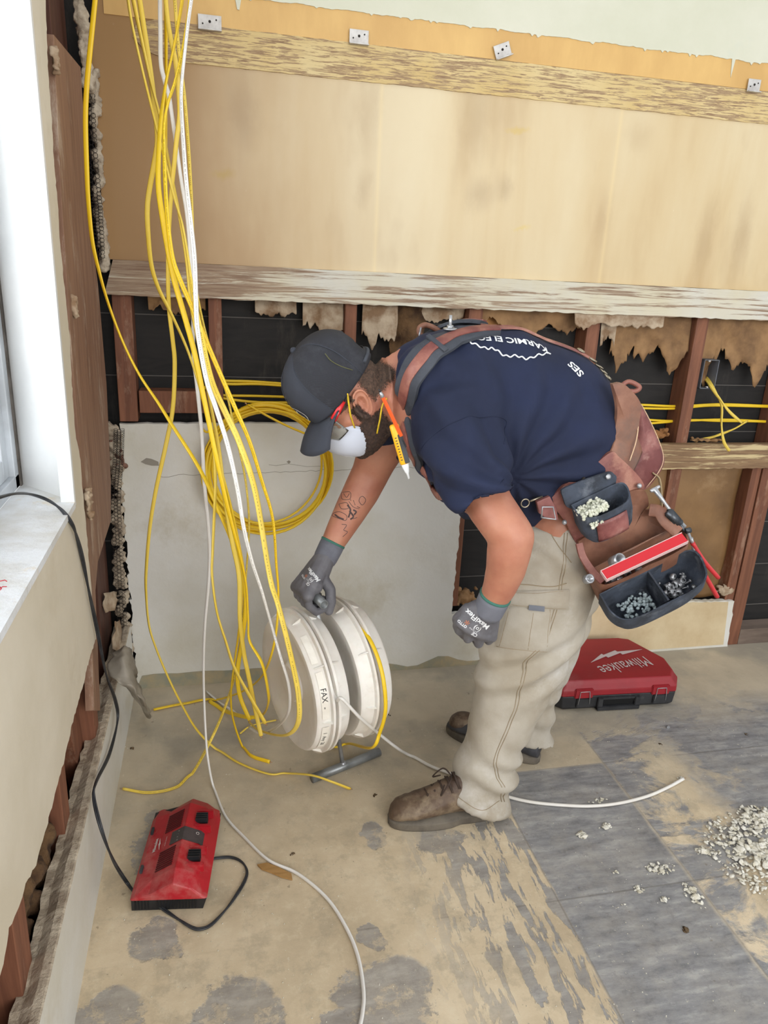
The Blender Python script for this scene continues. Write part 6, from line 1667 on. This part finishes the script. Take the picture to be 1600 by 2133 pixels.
# small suede pocket with leather patch
O3 = W(1245, 1032, 1.49)
tl3 = radians(30); e3b = (cos(tl3)*e3_0+sin(tl3)*e2_0).normalized(); e2b = (cos(tl3)*e2_0-sin(tl3)*e3_0).normalized()
a3 = radians(24); e1c = Vector((cos(a3), 0, sin(a3))); e2c0 = Vector((sin(a3), 0, -cos(a3))); tq = radians(8)
e3c = (cos(tq)*e3_0+sin(tq)*e2c0).normalized(); e2c = (cos(tq)*e2c0-sin(tq)*e3_0).normalized()
M3 = Matrix((e1c, e2c, e3c)).transposed().to_4x4(); M3.translation = O3
open_bag('small_pocket', M3, [(-.066, -.006), (-.064, .030), (-.04, .048), (0, .052), (.045, .046), (.066, .028), (.066, -.006), (0, -.008)], .098, .004, M_suede, .78, scoop=.018)
slab('pocket_back', [(1170, 1028), (1178, 1016), (1262, 985), (1280, 988), (1284, 1000), (1268, 1040), (1190, 1060)], 1.505, M_suede, .006, bulge=.003)
mb = MB(); vs = []; fs = []
for j in range(7):
    for i in range(9):
        x = -.040+.078*i/8; y = .034+.056*j/6; vs.append(Vector((x, y, .0545-.012*((x+.0)/.06)**2-.010*max(0, (y-.05)/.05)**2)))
fs = [(j*9+i, j*9+i+1, (j+1)*9+i+1, (j+1)*9+i) for j in range(6) for i in range(8)]
o = at(MB().add(vs, fs, M3).build('leather_patch', M_leathd, fix=False), belt); q = o.modifiers.new('s', 'SOLIDIFY'); q.thickness = .003
pt_ = bvh(o)
me = bpy.data.meshes.new('m'); vs = []; fs = []
for k in range(28):
    a = 2*pi*k/28; vs += [(.0185*cos(a), .0135*sin(a), 0), (.0165*cos(a), .0115*sin(a), 0)]
for k in range(28): a = 2*k; b = 2*((k+1) % 28); fs.append((a, b, b+1, a+1))
me.from_pydata(vs, [], fs); M_emb = mat('dark_embossing', (84, 44, 44), .6)
Mp = M3 @ Matrix.Translation((.002, .068, .06)); dirn = -e3c
project_mesh(me, Mp, pt_, dirn, .002, False); at(newobj('embossed_oval', me, M_emb, None, False), belt)
me = bpy.data.meshes.new('m'); me.from_pydata([(.0145*cos(2*pi*k/24), .010*sin(2*pi*k/24), 0) for k in range(24)], [], [tuple(range(24))]); project_mesh(me, Mp, pt_, dirn, .0018); at(newobj('embossed_oval', me, M_emb, None, False), belt)
mb = MB()
for r_i, y in enumerate((.040, .048)):
    for k in range(7):
        x = -.030+k*.009; mb.box((x, y, .0), (x+.0055, y+.0012, .001)); mb.box((x, y, 0), (x+.0012, y+.006, .001))
me = mb.mesh(); project_mesh(me, M3 @ Matrix.Translation((0, 0, .06)), pt_, dirn, .002, False); at(newobj('embossed_scroll', me, M_emb, None, False), belt)
mb = MB()
mb.tube([M3 @ Vector((x, .0215-.008*(x/.06)**2*-1*0+.018*((.052-.02*(x/.06)**2)/.052)*0, .0505-.016*(x/.066)**2)) for x in (-.05, -.03, 0, .03, .05)], .0008, 6)
at(mb.build('stitch_line', mat('cream_thread', (214, 184, 150), .8)), belt)
ey = W(1267, 993, 1.496); at(MB().lathe([(0, .003), (0, .0065), (.002, .0065), (.002, .003)], frame(ey, (0, -1, .2), (1, 0, 0)), 20).build('eyelet', M_steel), belt)
at(MB().tube(catmull([W(1360, 985, 1.56), W(1374, 1000, 1.56), W(1378, 1050, 1.55), W(1376, 1075, 1.54)], 6), .006, 8, flat=.002).build('canvas_strap', mat('khaki_webbing', (170, 150, 116), .8)), belt)

# ---- things carried in the pouches
def fluff(name, M, rx, rz, n, size, m, label, seed, y0=0, cat='debris'):
    r = random.Random(seed); mb = MB()
    for _ in range(n):
        p = Vector((r.uniform(-rx, rx), y0+r.uniform(-.006, .006), r.uniform(-rz, rz)));  s = size*r.uniform(.5, 1.2)
        bm = bmesh.new(); bmesh.ops.create_icosphere(bm, subdivisions=1, radius=1); off = Vector((r.random()*40, 0, 0))
        R_ = Matrix.Rotation(r.uniform(0, 6), 4, Vector((r.random(), r.random(), r.random())))
        mb.add([p+R_ @ (v.co*(s*(1+.6*noise.noise(v.co*2+off)))*1).xyz*1 for v in bm.verts], [[v.index for v in f.verts] for f in bm.faces], M); bm.free()
    return tag(mb.build(name, m, fix=False), label, cat, kind='stuff')
fluff('plaster_crumbs', M3 @ Matrix.Translation((-.030, .014, .018)), .034, .022, 170, .0050, mat('white_green_fluff', (222, 222, 206), .9, var2=(190, 192, 170), vscale=90), 'heap of white crumbs filling the small suede pocket', 1)
fluff('plaster_crumbs', M3 @ Matrix.Translation((-.038, .034, .050)), .014, .006, 30, .0040, mat('white_green_fluff', (222, 222, 206)), 'few white crumbs spilling over the pocket lip', 12)
fluff('paper_scraps', Mf @ Matrix.Translation((-.058, .062, .040)), .040, .026, 90, .0052, mat('blue_white_scraps', (178, 192, 196), .7, var2=(140, 152, 154), vscale=80), 'pale blue-white scraps in the left half of the front pouch', 2)
def fittings(M, rx, rz, n, y0, label, seed):
    r = random.Random(seed); mb = MB()
    for _ in range(n):
        p = Vector((r.uniform(-rx, rx), y0+r.uniform(-.008, .008), r.uniform(-rz, rz))); q = M @ Matrix.Translation(p) @ Matrix.Rotation(r.uniform(0, 6), 4, Vector((r.random(), r.random(), r.random())))
        s = r.uniform(.6, 1.2)
        if r.random() < .5: mb.lathe([(-.006*s, .0045*s), (-.006*s, .0075*s), (.006*s, .0075*s), (.006*s, .0045*s)], q, 12, close=True)
        else: mb.tube([q @ Vector((-.008*s, 0, 0)), q @ Vector((.010*s, 0, 0))], .0022*s, 6); mb.tube([q @ Vector((.009*s, 0, 0)), q @ Vector((.013*s, 0, 0))], .0048*s, 6)
    return tag(mb.build('metal_fittings', M_steel), label, 'screws and fittings', kind='stuff')
fittings(Mf @ Matrix.Translation((.052, .062, .038)), .036, .024, 34, 0, 'screws and small fittings in the right half of the front pouch', 3)
fittings(Fm(O1) @ Matrix.Translation((-.045, .050, .008)), .045, .015, 24, 0, 'steel connectors in the main pouch behind the red tool', 4)
c = W(1286, 1168, 1.44); tag(MB().lathe([(-.016, .011), (-.016, .015), (.014, .015), (.014, .0115), (-.010, .011)], frame(c, (.1, -.75, .6), (1, 0, 0)), 24).build('conduit_connector', M_steel), 'round steel conduit connector showing its open end in the main pouch', 'connector')
c = W(1226, 1206, 1.43); tag(MB().lathe([(-.010, .007), (-.010, .011), (.008, .011), (.008, .007), (-.006, .0065)], frame(c, (.05, -.8, .5), (1, 0, 0)), 20).build('conduit_connector', M_steel), 'small steel connector caught at the left corner of the pouches', 'connector')
# red level lying across the pouch
a = W(1258, 1200, 1.405); b = W(1426, 1121, 1.405); ML_ = frame((a+b)/2, b-a, Vector((.2, .55, -.8))); Lr = (b-a).length
lv = tag(empty('torpedo_level', (a+b)/2), 'flat red bar-shaped hand level lying across the pouch opening', 'level')
M_lvl = mat('bright_red_paint', (196, 34, 44), .45, dust=((228, 110, 110), 14, .66, .85))
at(MB().box((-Lr/2, -.006, -.0125), (Lr/2, .006, .0125), ML_, bev=.001).build('level_body', M_lvl, smooth=False), lv)
mb = MB(); mb.box((-Lr/2-.0005, -.0065, .0118), (Lr/2+.0005, .0065, .0134), ML_).box((-Lr/2-.0014, -.0065, -.0132), (-Lr/2+.0002, .0065, .0134), ML_).box((-Lr/2-.0005, -.0065, -.0132), (Lr/2+.0005, .0065, -.0120), ML_)
at(mb.build('level_edge', mat('pale_pink_edge', (224, 190, 188), .5), smooth=False), lv)
# long pliers with red grips at the right of the pouch
pl = tag(empty('pliers', W(1420, 1100, 1.47)), 'long pliers with two red grips hooked on the right side of the pouch', 'pliers')
at(MB().tube([W(1363, 1018, 1.50), W(1385, 1048, 1.49), W(1402, 1072, 1.48), W(1425, 1098, 1.47)], [.007, .004, .005, .007], 10).build('shaft', M_steel), pl)
at(MB().capsule(W(1358, 1022, 1.50), W(1372, 1014, 1.50), .005, .004).build('shaft_end', M_steel), pl)
mb = MB(); mb.box((-.022, -.011, -.010), (.026, .011, .010), frame(W(1402, 1078, 1.475), W(1425, 1102, 1.47)-W(1390, 1062, 1.48), (1, 0, .3)), bev=.003)
mb.tube([W(1418, 1092, 1.465), W(1424, 1105, 1.465), W(1434, 1104, 1.465)], .004, 8); mb.tube([W(1428, 1106, 1.46), W(1438, 1104, 1.46)], .007, 10)
at(mb.build('jaw', mat('dark_steel', (96, 100, 104), .4, metal=.8, var2=(60, 62, 66), vscale=40)), pl)
for pts in ([(1432, 1106), (1442, 1130), (1466, 1168), (1496, 1203)], [(1440, 1120), (1450, 1160), (1470, 1200), (1494, 1243)]):
    P = catmull([W(x, y, 1.465) for x, y in pts], 6); k = int(len(P)*.34)
    at(MB().tube(P[:k+1], .0042, 8).build('handle', M_steel), pl)
    at(MB().tube(P[k:], .0072, 12, flat=.0055).build('handle_grip', mat('red_rubber_grip', (200, 50, 54), .5, dust=((214, 120, 112), 20, .6, .8))), pl)

# orange pencil and voltage tester clipped on the shoulder strap
a = W(790, 812, 1.535); b = W(836, 908, 1.535)
pc = tag(empty('pencil', a), 'orange pencil clipped upright to the shoulder strap in front of the neck', 'pencil')
d = (b-a).normalized()
at(MB().tube([a+d*.016, b], .0045, 6).build('pencil_body', mat('orange_lacquer', (226, 92, 34), .4), smooth=False), pc)
at(MB().tube([a+d*.004, a+d*.010, a+d*.018], [.0024, .0040, .0047], 8).build('ferrule', M_steel), pc); at(MB().tube([a-d*.002, a+d*.005], [.001, .003], 8).build('pencil_tip', M_blk), pc)
a = W(820, 884, 1.545); b = W(852, 997, 1.535); d = (b-a).normalized(); L = (b-a).length
vt = tag(empty('voltage_tester', a), 'yellow and grey pen-shaped voltage tester with white tip hanging from the strap', 'voltage tester')
Mv = frame(a, d, (0, -1, 0))
def vr(x, w, h): return ell(Mv @ Vector((x, 0, 0)), Mv.to_3x3() @ Vector((0, h, 0)), Mv.to_3x3() @ Vector((0, 0, w)), 20, 2.6)
at(MB().loft([vr(0, .008, .006), vr(.003, .0105, .008), (vr(L*.70, .0105, .008)), vr(L*.72, .0095, .007)]).build('tester_body', mat('amber_yellow_plastic', (244, 178, 24), .4)), vt)
zs_ = 1 if (Mv.to_3x3() @ Vector((0, 0, 1))).dot(CR) > 0 else -1
mb = MB(); mb.box((L*.18, -.002, 0), (L*.71, .0095, .0112), Mv @ Matrix.Diagonal((1, 1, zs_, 1)), bev=.001)
at(mb.build('grey_grip', M_blkd, smooth=False), vt)
at(MB().loft([vr(L*.71, .0088, .0068), vr(L*.78, .0078, .006), vr(L*.88, .0045, .004), vr(L*.90, .0028, .0026), vr(L, .0022, .002)]).build('white_tip', M_white), vt)
mb = MB()
for k in range(9): mb.box((L*(.22+.05*k), .0080, -.0072*zs_), (L*(.235+.05*k), .0086, -.0032*zs_), Mv)
at(mb.build('print_marks', M_blk, smooth=False), vt)
at(MB().tube([a+d*.01+Vector((.006, -.008, 0)), a+d*.05+Vector((.012, -.010, 0))], .002, 6).build('pocket_clip', M_blkd), vt)

# ---- lettering on the back of the shirt (reads from the far side)
back_text('KARMIC ELECTRIC', .031, 1042, 706, radians(180-12), .9, arc=-1.0)
back_text('SES', .030, 1200, 768, radians(112), 1.0)
# scalloped line under the lettering
mb = MB(); L_ = [(968, 706), (985, 716), (1010, 726), (1030, 728), (1052, 742), (1076, 742), (1098, 748), (1122, 740), (1146, 736)]
P = []
cur = catmull([Vector((*p, 0)) for p in L_], 8)
for i, q in enumerate(cur): P.append(on_surf(q.x, q.y+2.2*math.sin(i*1.1), st_, .0015)[0])
o = mb.tube(P, .0018, 6).build('back_print_line', M_white); o.parent = shirt
